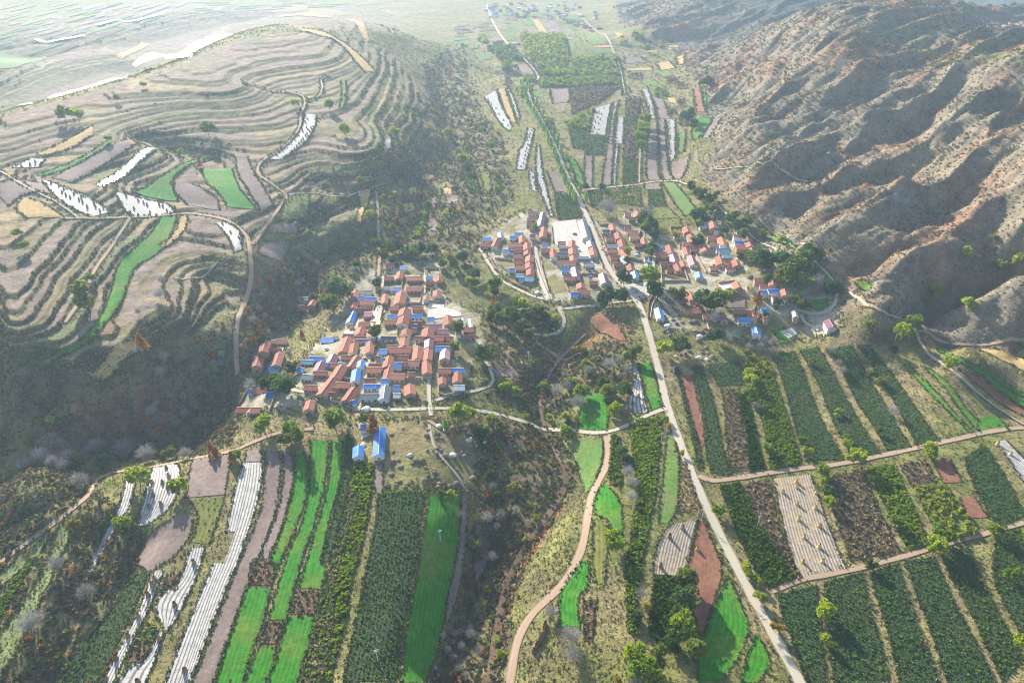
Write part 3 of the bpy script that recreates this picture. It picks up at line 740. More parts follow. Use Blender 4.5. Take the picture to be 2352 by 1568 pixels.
class NT:
    def __init__(s, name):
        s.m = bpy.data.materials.new(name); s.m.use_nodes = True; s.t = s.m.node_tree
        s.b = s.t.nodes['Principled BSDF']; s.out = s.t.nodes['Material Output']
    def n(s, typ, **kw):
        nd = s.t.nodes.new(typ)
        for k, v in kw.items():
            if k.startswith('i_'):
                key = k[2:]; key = int(key) if key.isdigit() else key
                nd.inputs[key].default_value = v
            else: setattr(nd, k, v)
        return nd
    def l(s, a, b): s.t.links.new(a, b)
    def math(s, op, a, b=None):
        nd = s.n('ShaderNodeMath', operation=op)
        for i, x in enumerate((a, b)):
            if x is None: continue
            if isinstance(x, (int, float)): nd.inputs[i].default_value = x
            else: s.l(x, nd.inputs[i])
        return nd.outputs[0]
    def noise(s, vec, scale, detail=3, rough=0.6):
        nd = s.n('ShaderNodeTexNoise'); nd.inputs['Scale'].default_value = scale
        nd.inputs['Detail'].default_value = detail; nd.inputs['Roughness'].default_value = rough
        s.l(vec, nd.inputs['Vector']); return nd.outputs['Fac']
    def ramp(s, f, stops):
        nd = s.n('ShaderNodeValToRGB'); cr_ = nd.color_ramp
        while len(cr_.elements) > 1: cr_.elements.remove(cr_.elements[-1])
        cr_.elements[0].position = stops[0][0]; cr_.elements[0].color = (*stops[0][1], 1)
        for p, c in stops[1:]:
            e = cr_.elements.new(p); e.color = (*c, 1)
        s.l(f, nd.inputs[0]); return nd.outputs[0]
    def mix(s, f, a, b, mode='MIX'):
        nd = s.n('ShaderNodeMix', data_type='RGBA', blend_type=mode)
        for sock, x in ((nd.inputs[0], f), (nd.inputs[6], a), (nd.inputs[7], b)):
            if isinstance(x, (int, float)): sock.default_value = x
            elif isinstance(x, tuple): sock.default_value = (*x, 1)
            else: s.l(x, sock)
        return nd.outputs[2]
    def bump(s, h, strength, dist):
        nd = s.n('ShaderNodeBump'); nd.inputs['Strength'].default_value = strength; nd.inputs['Distance'].default_value = dist
        s.l(h, nd.inputs['Height']); s.l(nd.outputs[0], s.b.inputs['Normal'])
    def pos(s): return s.n('ShaderNodeTexCoord').outputs['Object']
    def col(s, c):
        if isinstance(c, tuple): s.b.inputs['Base Color'].default_value = (*c, 1)
        else: s.l(c, s.b.inputs['Base Color'])
    def rough(s, r, spec=0.2):
        s.b.inputs['Roughness'].default_value = r; s.b.inputs['Specular IOR Level'].default_value = spec

# ------------------------------------------------------------------ ground colour, per vertex (true surface colours only)
C = {k: np.array(v) for k, v in dict(
    base=(0.24, 0.195, 0.095), olive=(0.17, 0.17, 0.055), scrub=(0.115, 0.100, 0.058), earth=(0.25, 0.19, 0.165),
    red=(0.30, 0.115, 0.060), mount=(0.175, 0.150, 0.110), mred=(0.24, 0.125, 0.075), rock=(0.20, 0.21, 0.20),
    green=(0.07, 0.115, 0.03), pale=(0.42, 0.38, 0.30), dgreen=(0.035, 0.055, 0.022), tan=(0.28, 0.20, 0.09)).items()}
gy_, gx_ = np.gradient(HG)
dy_ = np.gradient(yg)[:, None]; dx_ = (yg[:, None] + YO) * (sg[1] - sg[0])
# slope with the sheared grid allowed for
hx = gx_ / dx_; hy = gy_ / dy_ - hx * sg[None, :]
slope = np.hypot(hx, hy)
COL = np.empty((NY, NX, 3))
a = np.clip((fbm(GX / 40, GY / 40, 4, 11) - 0.35) * 3, 0, 1)[..., None]
COL[:] = C['base'] * (1 - a) + C['olive'] * a
def blend(M, c, k=1.0):
    global COL
    M = np.clip(M * k, 0, 1)[..., None]; COL = COL * (1 - M) + np.asarray(c) * M
b = np.clip((fbm(GX / 14, GY / 14, 4, 12) - 0.45) * 4, 0, 1)
blend(M_SCRUB * (0.25 + 0.6 * b), C['scrub'])
blend(M_TERR * np.clip(1 - slope * 3, 0, 1), C['earth'], 0.9)
blend(M_TERR * np.clip((fbm(GX / 30, GY / 18, 3, 13) - 0.55) * 8, 0, 1) * np.clip(1 - slope * 3, 0, 1), C['base'])
# plots along the treads differ: bare, stubble, fallow, young green
tid = np.floor(q).astype(np.int64) * 31 + np.floor((GX * 0.8 + GY * 0.6 + 30 * fbm(GX / 80, GY / 80, 2, 91)) / 85).astype(np.int64) * 17
hsh = ((tid * 2654435761) & 0xffff) / 65535.0
tread = M_TERR * np.clip(1 - slope * 3, 0, 1)
for lo_, hi_, c_, k_ in ((0.0, 0.05, (0.13, 0.20, 0.05), 0.7), (0.10, 0.24, (0.36, 0.27, 0.14), 0.7), (0.24, 0.42, (0.22, 0.16, 0.14), 0.8), (0.42, 0.54, (0.20, 0.18, 0.09), 0.7), (0.54, 0.64, (0.27, 0.17, 0.13), 0.7)):
    blend(blur(((hsh >= lo_) & (hsh < hi_)).astype(float), 1) * tread, c_, k_)
mm = np.clip((fbm(GX / 45, GY / 45, 4, 14) - 0.42) * 4, 0, 1)
blend(M_MOUNT, C['mount']); blend(M_MOUNT * mm * 0.55, (0.235, 0.195, 0.135))
rz = np.clip(1 - np.abs(ua / 1 - 900) / 500, 0, 1)
blend(M_MOUNT * np.clip((fbm(ua / 60, va / 30, 4, 15) - 0.50) * 4, 0, 1) * 0.7, C['mred'])
blend(M_MOUNT * np.clip((fbm(ua / 40, va / 14, 4, 16) - 0.62) * 7, 0, 1) * 0.4, C['tan'])
steep = np.clip((slope - 0.30) * 3.2, 0, 1)
blend(steep * (1 - M_MOUNT) * (0.55 + 0.45 * b), C['scrub'] * (1 - 0.35 * M_TERR[..., None]))
def spots(polys, c, k, soft=4):
    M = mask_of(polys, soft) * np.clip((fbm(GX / 8, GY / 8, 3, 19) - 0.3) * 3, 0, 1)
    blend(M, c, k)
spots([[(180,905),(260,890),(420,950),(380,985),(230,975),(120,960),(60,935)],[(1500,60),(1640,40),(1560,100)],[(1690,250),(1745,215),(1760,190),(1740,230),(1700,265)],
       [(2090,755),(2140,740),(2160,770),(2230,795),(2110,790)],[(1340,745),(1440,780),(1430,800),(1330,790),(1300,840),(1230,860),(1260,830)],
       [(1160,1335),(1280,1140),(1300,1150),(1200,1310),(1165,1400)],[(2250,775),(2352,760),(2352,790)]], C['red'], 0.8)
spots([[(1060,1040),(1130,960),(1240,1000),(1230,1230),(1180,1330),(1140,1568),(960,1568),(1050,1380),(1090,1200)]], (0.115, 0.08, 0.055), 0.75)
spots([[(1990,430),(2110,400),(2260,405),(2200,430),(2040,450)],[(2150,640),(2260,600),(2352,575),(2352,560),(2240,590),(2130,630)]], C['rock'], 0.8)
spots([[(1180,1310),(1330,1150),(1335,1260),(1250,1370),(1180,1420)],[(1180,1400),(1260,1390),(1290,1500),(1300,1568),(1180,1568)],[(890,1010),(1080,1050),(1090,1120),(890,1120)],[(1290,860),(1330,860),(1420,960),(1300,985),(1260,930)],
       [(2000,20),(2352,110),(2352,160),(2100,120)]], C['olive'] * 1.25, 0.8)
spots([[(870,600),(960,560),(1100,640),(1250,700),(1200,760),(1060,700)],[(700,520),(800,480),(860,560),(860,650),(700,660)]], C['green'], 0.6)
spots([[(890,960),(1010,950),(1090,985),(1090,1060),(890,1060)]], C['base'], 0.9)
# village ground: pale trodden concrete and earth
yard = M_YARD * np.clip((fbm(GX / 11, GY / 11, 3, 23) - 0.36) * 5, 0, 1)
blend(yard, C['pale'], 0.75); blend(M_VIL * (1 - yard), C['base'], 0.4)
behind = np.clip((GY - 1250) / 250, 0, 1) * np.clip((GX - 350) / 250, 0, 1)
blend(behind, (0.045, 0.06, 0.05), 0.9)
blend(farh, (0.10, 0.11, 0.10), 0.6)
var = 0.80 + 0.45 * fbm(GX / 5, GY / 5, 3, 31)
COL *= var[..., None]

gm = NT('ground_cover')
att = gm.n('ShaderNodeVertexColor', layer_name='Col')
P_ = gm.pos()
nA = gm.noise(P_, 0.09, 3, 0.55); nB = gm.noise(P_, 0.55, 4, 0.7)
k1 = gm.ramp(nA, [(0.30, (0.70, 0.70, 0.70)), (0.7, (1.3, 1.28, 1.25))])
k2 = gm.ramp(nB, [(0.30, (0.68, 0.70, 0.68)), (0.50, (1.0, 1.0, 1.0)), (0.72, (1.30, 1.28, 1.22))])
c1 = gm.mix(1.0, att.outputs[0], k1, 'MULTIPLY')
gm.col(gm.mix(1.0, c1, k2, 'MULTIPLY')); gm.rough(0.95, 0.1)
gm.bump(gm.math('ADD', nB, gm.math('MULTIPLY', nA, 1.5)), 0.9, 1.1)
idx = np.arange(NY * NX).reshape(NY, NX)
Fq = np.stack([idx[:-1, :-1], idx[:-1, 1:], idx[1:, 1:], idx[1:, :-1]], -1).reshape(-1, 4)
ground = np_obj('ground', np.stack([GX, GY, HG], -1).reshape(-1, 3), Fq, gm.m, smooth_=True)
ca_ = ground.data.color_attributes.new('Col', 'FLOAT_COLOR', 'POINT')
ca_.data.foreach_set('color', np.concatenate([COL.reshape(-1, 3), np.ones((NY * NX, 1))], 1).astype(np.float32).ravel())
tag(ground, 'farmland valley floor, terraced hill and mountain slopes', kind='structure')
# land beyond the sheet, out to the horizon
# ------------------------------------------------------------------ field materials: uv in metres, u across the rows, v along them
def field_mat(name, stripes, c0, c1, c2=None, rough=0.9, spec=0.1, period=1.4, duty=0.5, wob=0.15, big=(0.8, 1.25), fine=2.2, bump=0.35, bdist=0.4, sharp=6.0):
    """c0 row colour, c1 gap colour, c2 patch colour"""
    t = NT(name)
    uv = t.n('ShaderNodeUVMap', uv_map='uv').outputs[0]; P = t.pos()
    nz = t.noise(P, 0.35, 3, 0.6); nf = t.noise(P, fine, 3, 0.7); nb = t.noise(P, 0.035, 3, 0.6)
    if stripes:
        sep = t.n('ShaderNodeSeparateXYZ'); t.l(uv, sep.inputs[0])
        u = t.math('ADD', t.math('MULTIPLY', sep.outputs[0], 1.0 / period), t.math('MULTIPLY', nz, wob))
        tri = t.math('ABSOLUTE', t.math('SUBTRACT', t.math('FRACT', u), 0.5))          # 0 .. 0.5
        m = t.math('ADD', t.math('MULTIPLY', t.math('SUBTRACT', tri, duty / 2), sharp), 0.5)
        m = t.math('ADD', m, t.math('MULTIPLY', t.math('SUBTRACT', nf, 0.5), 0.9))
        mm_ = t.n('ShaderNodeClamp'); t.l(m, mm_.inputs[0]); m = mm_.outputs[0]
    else: m = t.ramp(nf, [(0.4, (0, 0, 0)), (0.6, (1, 1, 1))])
    c = t.mix(m, c0, c1)
    if c2: c = t.mix(t.ramp(nb, [(0.46, (0, 0, 0)), (0.66, (0.85, 0.85, 0.85))]), c, c2)
    lo, hi = big
    c = t.mix(1.0, c, t.ramp(nz, [(0.3, (lo,) * 3), (0.7, (hi,) * 3)]), 'MULTIPLY')
    c = t.mix(1.0, c, t.ramp(nf, [(0.3, (0.7,) * 3), (0.7, (1.3,) * 3)]), 'MULTIPLY')
    t.col(c); t.rough(rough, spec)
    t.bump(t.math('ADD', nf, m), bump, bdist)
    return t.m
FM = {
 'w': field_mat('wheat_green', True, (0.028, 0.155, 0.010), (0.050, 0.215, 0.016), (0.13, 0.19, 0.03), period=2.0, big=(0.7, 1.25), bump=0.15, bdist=0.2, sharp=2),
 'W': field_mat('thin_wheat', True, (0.085, 0.20, 0.03), (0.13, 0.19, 0.05), (0.17, 0.17, 0.07), period=2.0, bump=0.15, sharp=2),
 'd': field_mat('leafy_crop', False, (0.022, 0.050, 0.016), (0.060, 0.110, 0.030), (0.07, 0.09, 0.03), fine=1.3, bump=0.9, bdist=0.8, spec=0.3),
 'D': field_mat('mixed_crop', False, (0.030, 0.045, 0.018), (0.13, 0.12, 0.05), (0.07, 0.10, 0.02), fine=1.0, bump=0.9, bdist=0.8),
 'n': field_mat('nursery_soil', False, (0.020, 0.040, 0.010), (0.05, 0.09, 0.012), fine=1.0, bump=0.8, bdist=0.8),
 'N': field_mat('orchard_floor', False, (0.10, 0.15, 0.03), (0.19, 0.22, 0.06), (0.09, 0.13, 0.03), fine=0.8, bump=0.6, bdist=0.7),
 'p': field_mat('ploughed_soil', True, (0.215, 0.16, 0.135), (0.175, 0.13, 0.11), (0.26, 0.20, 0.17), period=1.1, bump=0.2, sharp=1.2),
 'r': field_mat('red_soil', True, (0.23, 0.105, 0.065), (0.17, 0.078, 0.05), (0.27, 0.13, 0.08), period=1.1, bump=0.2, sharp=1.2),
 'm': field_mat('plastic_film', True, (0.16, 0.125, 0.085), (0.42, 0.415, 0.40), None, rough=0.7, spec=0.15, period=1.5, duty=0.34, wob=0.15, bump=0.25, bdist=0.15),
 'M': field_mat('worn_film', True, (0.17, 0.13, 0.095), (0.38, 0.32, 0.25), (0.34, 0.26, 0.15), rough=0.6, spec=0.3, period=1.6, duty=0.45, wob=0.4, bump=0.3, bdist=0.2),
 'f': field_mat('film_sheet', True, (0.45, 0.45, 0.45), (0.62, 0.62, 0.62), None, rough=0.45, spec=0.4, period=1.8, duty=0.12, bump=0.15, bdist=0.1),
 's': field_mat('straw_stubble', True, (0.50, 0.34, 0.13), (0.38, 0.26, 0.11), (0.42, 0.30, 0.14), period=1.7, bump=0.5),
 'S': field_mat('loose_straw', False, (0.28, 0.19, 0.08), (0.66, 0.50, 0.25), None, fine=1.6, bump=0.9, bdist=0.9),
 'y': field_mat('dry_weeds', False, (0.15, 0.095, 0.060), (0.30, 0.215, 0.125), (0.22, 0.17, 0.08), fine=1.6, bump=0.9, bdist=0.8),
 'g': field_mat('rough_grass', True, (0.13, 0.15, 0.035), (0.20, 0.19, 0.055), (0.10, 0.14, 0.03), period=2.4, bump=0.4, sharp=2),
 'G': field_mat('pale_meadow', False, (0.17, 0.20, 0.075), (0.24, 0.27, 0.11), (0.14, 0.18, 0.06), fine=1.4, bump=0.5),
}
def drape(L, R, off, nu=None, step=None, uvw=None):
    """sheet between two world lines, laid on the ground -> verts, quads, uv"""
    dist = float(np.hypot(*L.mean(0)))
    step = step or max(1.6, dist / 220)
    n = max(3, int(max(resample(L, 2)[1], resample(R, 2)[1]) / step) + 1)
    A, la = resample(L, n); B, lb = resample(R, n)
    wdt = float(np.median(np.linalg.norm(A - B, axis=1)))
    k = nu or max(2, int(wdt / step) + 1)
    t = np.linspace(0, 1, k + 1)
    XY = A[:, None] * (1 - t[None, :, None]) + B[:, None] * t[None, :, None]
    z = hgt(XY[..., 0], XY[..., 1]) + off
    V = np.concatenate([XY, z[..., None]], -1).reshape(-1, 3)
    idx = np.arange(n * (k + 1)).reshape(n, k + 1)
    Fc = np.stack([idx[:-1, :-1], idx[1:, :-1], idx[1:, 1:], idx[:-1, 1:]], -1).reshape(-1, 4)
    a = V[Fc[0]]; nrm = np.cross(a[1] - a[0], a[2] - a[0])
    if nrm[2] < 0: Fc = Fc[:, ::-1]
    uv = np.stack(np.meshgrid(np.linspace(0, (la + lb) / 2, n), t * wdt, indexing='ij')[::-1], -1).reshape(-1, 2)
    return V, Fc, uv
FIELD_AREA = []
for k, A, B, L, R in FIELDS:
    nm, desc = KIND_NAME[k]
    d = float(np.hypot(*L.mean(0)))
    V, Fc, uv = drape(L, R, 0.10 + d * 0.00045)
    o = np_obj(nm, V, Fc, FM[k], uv, smooth_=True)
    tag(o, desc, kind='structure')

# ------------------------------------------------------------------ roads
def road_mat(name, c0, c1, c2, ruts):
    t = NT(name); P = t.pos(); uv = t.n('ShaderNodeUVMap', uv_map='uv').outputs[0]
    n1_ = t.noise(P, 0.4, 4, 0.65); n2_ = t.noise(P, 2.4, 3, 0.7)
    c = t.mix(n1_, c0, c1)
    sep = t.n('ShaderNodeSeparateXYZ'); t.l(uv, sep.inputs[0])
    edge = t.math('ABSOLUTE', t.math('SUBTRACT', sep.outputs[0], 0.5))
    e = t.math('ADD', edge, t.math('MULTIPLY', t.math('SUBTRACT', n2_, 0.5), 0.35))
    c = t.mix(t.ramp(e, [(0.36, (0, 0, 0)), (0.5, (1, 1, 1))]), c, c2)
    if ruts:
        q_ = t.math('ABSOLUTE', t.math('SUBTRACT', edge, 0.2))
        c = t.mix(t.ramp(q_, [(0.03, (0.6,) * 3), (0.12, (0, 0, 0))]), c, c0)
    t.col(c); t.rough(0.9, 0.2); t.bump(n2_, 0.3, 0.2)
    return t.m
RM = {'concrete': road_mat('concrete_road', (0.40, 0.35, 0.27), (0.50, 0.44, 0.34), (0.27, 0.22, 0.14), False),
      'dirt': road_mat('dirt_track', (0.42, 0.29, 0.20), (0.30, 0.21, 0.145), (0.20, 0.16, 0.09), True),
      'path': road_mat('trodden_path', (0.44, 0.37, 0.28), (0.36, 0.30, 0.22), (0.24, 0.20, 0.12), False)}
for q_, (kind, wd, P) in enumerate(ROADW):
    P, ln_ = resample(P, max(6, int(resample(P, 2)[1] / 2.5)))
    T = np.gradient(P, axis=0); T /= np.linalg.norm(T, axis=1)[:, None] + 1e-9
    N_ = np.stack([-T[:, 1], T[:, 0]], 1)
    wv = wd / 2 * (1 + 0.08 * np.sin(np.arange(len(P)) * 0.7))[:, None]
    far_ = 0.14 + np.hypot(P[:, 0], P[:, 1]) * 0.0005 + q_ * 0.004
    nu = 4; t = np.linspace(-1, 1, nu + 1)
    XY = P[:, None] + (N_ * wv)[:, None] * t[None, :, None]
    z = hgt(XY[..., 0], XY[..., 1]) + far_[:, None]
    V = np.concatenate([XY, z[..., None]], -1).reshape(-1, 3)
    idx = np.arange(len(P) * (nu + 1)).reshape(len(P), nu + 1)
    Fc = np.stack([idx[:-1, :-1], idx[:-1, 1:], idx[1:, 1:], idx[1:, :-1]], -1).reshape(-1, 4)
    s_ = np.linspace(0, ln_, len(P))
    uv = np.stack(np.meshgrid(s_, (t + 1) / 2, indexing='ij')[::-1], -1).reshape(-1, 2)
    o = np_obj({'concrete': 'road', 'dirt': 'dirt_track', 'path': 'footpath'}[kind], V, Fc, RM[kind], uv, smooth_=True)
    tag(o, {'concrete': 'pale concrete village road', 'dirt': 'earth farm track', 'path': 'narrow trodden path'}[kind], kind='structure')
# paved yards: survey polygons given as two edges
YARD = field_mat('concrete_yard', False, (0.50, 0.46, 0.40), (0.58, 0.54, 0.47), (0.46, 0.41, 0.34), fine=1.2, bump=0.1, bdist=0.05, big=(0.9, 1.1))
for L, R in [([(1270,512),(1268,545),(1275,560)],[(1322,505),(1335,550),(1372,590)]), ([(1275,560),(1290,575),(1320,600)],[(1362,585),(1362,610),(1366,630)]),
             ([(1430,655),(1440,668),(1462,690)],[(1492,648),(1498,660),(1490,682)]), ([(984,712),(980,728),(988,734)],[(1015,706),(1058,716),(1060,726)]),
             ([(985,694),(985,708)],[(1020,700),(1020,707)]), ([(860,700),(850,740)],[(882,703),(868,738)]), ([(792,760),(790,778)],[(812,752),(812,775)]),
             ([(1790,762),(1812,778)],[(1822,752),(1830,768)]), ([(1648,648),(1655,672)],[(1690,650),(1700,668)]), ([(832,985),(830,1010)],[(848,985),(850,1000)]),
             ([(1872,748),(1875,760)],[(1885,745),(1892,762)])]:
    V, Fc, uv = drape(smooth(atp(L), 1), smooth(atp(R), 1), 0.42)
    tag(np_obj('paved_yard', V, Fc, YARD, uv, smooth_=True), 'sunlit concrete yard', kind='structure')
# water: stream, river reaches
wt = NT('muddy_water'); wt.col((0.16, 0.10, 0.055)); wt.rough(0.12, 0.5); wt.bump(wt.noise(wt.pos(), 0.8, 2), 0.2, 0.1)
rt = NT('bright_river'); rt.col((0.42, 0.44, 0.44)); rt.rough(0.38, 1.0); rt.bump(rt.noise(rt.pos(), 0.1, 2), 0.15, 0.3)
for nm, mt, wd, pts in [('stream', wt.m, 2.6, [(1345,768),(1310,800),(1262,850),(1243,900),(1240,940),(1252,980)]),
                        ('stream', wt.m, 3.2, [(1262,1012),(1285,1050),(1300,1085),(1300,1115),(1282,1150),(1240,1210),(1195,1275),(1165,1340),(1150,1400),(1135,1480),(1125,1568)]),
                        ('river', rt.m, 15, [(60,243),(110,228),(170,212),(230,194),(290,176),(355,160)]),
                        ('river', rt.m, 46, [(415,138),(440,124),(465,108),(490,92),(520,82)]),
                        ('river', rt.m, 9, [(85,92),(95,98),(120,98),(160,90),(192,84)]), ('river', rt.m, 9, [(225,60),(262,47),(300,52),(330,45),(370,35)])]:
    P = smooth(atp(pts), 2); P, ln_ = resample(P, max(8, int(resample(P, 2)[1] / 4)))
    T = np.gradient(P, axis=0); T /= np.linalg.norm(T, axis=1)[:, None] + 1e-9
    N_ = np.stack([-T[:, 1], T[:, 0]], 1); wv = wd / 2 * (0.8 + 0.5 * fbm(np.arange(len(P)) / 5, np.zeros(len(P)), 2, 3))[:, None]
    t = np.linspace(-1, 1, 4); XY = P[:, None] + (N_ * wv)[:, None] * t[None, :, None]
    far_ = 0.25 + np.hypot(P[:, 0], P[:, 1]) * 0.001
    z = (hgt(XY[..., 0], XY[..., 1]).max(1) * 0.5 + hgt(P[:, 0], P[:, 1]) * 0.5 + far_)[:, None] * np.ones(4)
    V = np.concatenate([XY, z[..., None]], -1).reshape(-1, 3)
    idx = np.arange(len(P) * 4).reshape(len(P), 4)
    Fc = np.stack([idx[:-1, :-1], idx[:-1, 1:], idx[1:, 1:], idx[1:, :-1]], -1).reshape(-1, 4)
    tag(np_obj(nm, V, Fc, mt, None, smooth_=True), {'stream': 'muddy brown stream in the gully', 'river': 'river glinting white in the sun'}[nm], kind='structure')
# ------------------------------------------------------------------ plant materials
def leaf_mat(name, c0, c1, trans=0.35):
    t = NT(name); t.t.nodes.remove(t.b)
    oi = t.n('ShaderNodeObjectInfo'); P = t.n('ShaderNodeNewGeometry').outputs['Position']
    f = t.math('ADD', t.noise(P, 0.9, 2, 0.7), t.math('MULTIPLY', t.math('SUBTRACT', oi.outputs['Random'], 0.5), 0.6))
    c = t.mix(t.ramp(f, [(0.3, (0, 0, 0)), (0.7, (1, 1, 1))]), c0, c1)
    d = t.n('ShaderNodeBsdfDiffuse'); tr = t.n('ShaderNodeBsdfTranslucent'); mx = t.n('ShaderNodeMixShader')
    t.l(c, d.inputs[0]); t.l(c, tr.inputs[0]); mx.inputs[0].default_value = trans
    t.l(d.outputs[0], mx.inputs[1]); t.l(tr.outputs[0], mx.inputs[2]); t.l(mx.outputs[0], t.out.inputs[0])
    return t.m
LM = {
 'g': leaf_mat('leaves_fresh', (0.16, 0.25, 0.018), (0.36, 0.43, 0.025), 0.5),
 'e': leaf_mat('leaves_deep', (0.050, 0.105, 0.025), (0.12, 0.19, 0.040), 0.42),
 'm': leaf_mat('leaves_olive', (0.085, 0.125, 0.022), (0.22, 0.26, 0.04), 0.45),
 'y': leaf_mat('leaves_yellow', (0.32, 0.24, 0.015), (0.50, 0.36, 0.02), 0.45),
 'o': leaf_mat('leaves_rust', (0.30, 0.12, 0.035), (0.48, 0.21, 0.045), 0.35),
 'b': leaf_mat('bare_twigs', (0.30, 0.27, 0.25), (0.42, 0.39, 0.37), 0.1),
 'c': leaf_mat('leaves_poplar', (0.18, 0.36, 0.06), (0.36, 0.55, 0.10), 0.6),
 'n': leaf_mat('leaves_nursery', (0.03, 0.085, 0.006), (0.22, 0.30, 0.012), 0.4),
 'N': leaf_mat('leaves_orchard', (0.13, 0.19, 0.02), (0.28, 0.30, 0.03), 0.4),
 'd': leaf_mat('leaves_crop', (0.018, 0.060, 0.010), (0.12, 0.21, 0.025), 0.3),
 's': leaf_mat('scrub_twigs', (0.10, 0.095, 0.055), (0.20, 0.175, 0.105), 0.25),
 'x': leaf_mat('dry_weed_stalks', (0.26, 0.19, 0.10), (0.42, 0.32, 0.18), 0.25),
 'r': leaf_mat('red_shrub', (0.20, 0.075, 0.035), (0.34, 0.14, 0.05), 0.25),
}
bk = NT('bark'); bk.col((0.16, 0.125, 0.095)); bk.rough(0.9)
BARK = bk.m
def rand_quads(C_, S, aspect=1.0, up=0.0, r=None):
    """random leaf cards: centres C_, sizes S"""
    r = r or rng; n = len(C_)
    a = r.normal(size=(n, 3)); a[:, 2] += up; a /= np.linalg.norm(a, axis=1)[:, None] + 1e-9
    b_ = r.normal(size=(n, 3)); b_ -= (b_ * a).sum(1)[:, None] * a; b_ /= np.linalg.norm(b_, axis=1)[:, None] + 1e-9
    S = np.broadcast_to(S, (n,))[:, None]
    a = a * S * aspect * 0.5; b_ = b_ * S * 0.5
    V = np.stack([C_ - a - b_, C_ + a - b_, C_ + a + b_, C_ - a + b_], 1).reshape(-1, 3)
    return V, np.arange(n * 4).reshape(n, 4)
def crown_round(n=620, lobes=11, seed=0, w=0.5, h=0.62, leaf=0.105, fill=0.35):
    r = np.random.default_rng(seed)
    # unit tree: height 1, crown width about 2w
    L = r.normal(size=(lobes, 3)); L /= np.linalg.norm(L, axis=1)[:, None]; L *= r.uniform(0.30, 0.95, (lobes, 1))
    L = L * [w, w, h * 0.5] + [0, 0, 1 - h * 0.56]
    R = r.uniform(0.11, 0.27, lobes) * (w / 0.5)
    k = r.integers(0, lobes, n)
    d = r.normal(size=(n, 3)); d /= np.linalg.norm(d, axis=1)[:, None]
    rad = R[k] * (1 - fill * r.random(n) ** 2)
    P_ = L[k] + d * rad[:, None]
    P_ = P_[P_[:, 2] > 0.18]
    return rand_quads(P_, r.uniform(leaf * 0.6, leaf * 1.3, len(P_)), 1.0, 0.3, r)
def crown_col(n=420, seed=0, w=0.19):
    r = np.random.default_rng(seed); z = r.uniform(0.1, 1, n)
    prof = w * np.sin(np.clip((z - 0.05) / 0.95, 0, 1) ** 0.7 * math.pi) ** 0.6 * r.uniform(0.6, 1.1, n)
    an = r.uniform(0, 6.283, n); P_ = np.stack([prof * np.cos(an), prof * np.sin(an), z], 1)
    return rand_quads(P_, r.uniform(0.05, 0.11, n), 1.0, 0.2, r)
def crown_cone(n=300, seed=0, w=0.32):
    r = np.random.default_rng(seed); z = r.uniform(0.12, 1, n) ; an = r.uniform(0, 6.283, n)
    rad = w * (1.08 - z) * r.uniform(0.4, 1.1, n)
    return rand_quads(np.stack([rad * np.cos(an), rad * np.sin(an), z], 1), r.uniform(0.05, 0.12, n), 1.0, 0.4, r)
def tube_seg(p, q, ra, rb, k=4):
    p, q = np.asarray(p, float), np.asarray(q, float); d = q - p; d /= np.linalg.norm(d) + 1e-9
    u = np.cross(d, [0.3, 0.2, 0.9] if abs(d[2]) < 0.9 else [1, 0, 0]); u /= np.linalg.norm(u); v = np.cross(d, u)
    an = np.arange(k) / k * 6.2832
    ring = np.cos(an)[:, None] * u + np.sin(an)[:, None] * v
    V = np.concatenate([p + ring * ra, q + ring * rb])
    return V, np.array([[i, (i + 1) % k, k + (i + 1) % k, k + i] for i in range(k)])
def join(parts):
    Vs, Fs, n = [], [], 0
    for V, F_ in parts:
        Vs.append(V); Fs.append(np.asarray(F_) + n); n += len(V)
    return np.concatenate(Vs), np.concatenate(Fs)
def limbs(seed, top=0.55, w=0.3, n=6, rad=0.022):
    r = np.random.default_rng(seed); parts = [tube_seg((0, 0, -0.03), (0.01, 0, 0.32), rad, rad * 0.75, 6)]
    for i in range(n):
        an = i * 6.283 / n + r.uniform(-.4, .4); z0 = r.uniform(0.22, 0.34)
        m = np.array([w * .5 * math.cos(an), w * .5 * math.sin(an), z0 + 0.18]); e = np.array([w * math.cos(an), w * math.sin(an), r.uniform(top, top + .3)])
        parts += [tube_seg((0.01, 0, z0), m, rad * .6, rad * .4), tube_seg(m, e, rad * .4, rad * .12)]
    parts.append(tube_seg((0.01, 0, 0.32), (0, 0, 0.85), rad * .75, rad * .2))
    return join(parts)
def twigs(seed, n=560, w=0.42):
    """fine branching of a leafless crown: long thin blades"""
    r = np.random.default_rng(seed)
    d = r.normal(size=(n, 3)); d[:, 2] = np.abs(d[:, 2]) * 0.9 + 0.25; d /= np.linalg.norm(d, axis=1)[:, None]
    s = r.uniform(0.12, 0.62, n)[:, None]
    base = np.array([0, 0, 0.28]) + d * s * [w * 1.2, w * 1.2, 0.9] * 0.95
    dd = d * [1, 1, 1.1] + r.normal(size=(n, 3)) * 0.35; dd /= np.linalg.norm(dd, axis=1)[:, None]
    side = np.cross(dd, r.normal(size=(n, 3))); side /= np.linalg.norm(side, axis=1)[:, None]
    l = r.uniform(0.10, 0.24, n)[:, None]; wd = r.uniform(0.0035, 0.008, n)[:, None]
    V = np.stack([base - side * wd, base + side * wd, base + dd * l + side * wd * .3, base + dd * l - side * wd * .3], 1).reshape(-1, 3)
    return V, np.arange(n * 4).reshape(n, 4)
TREE = {}
_m = lambda s: crown_round(seed=s + 90, n=520, lobes=9, w=0.46, h=0.66)
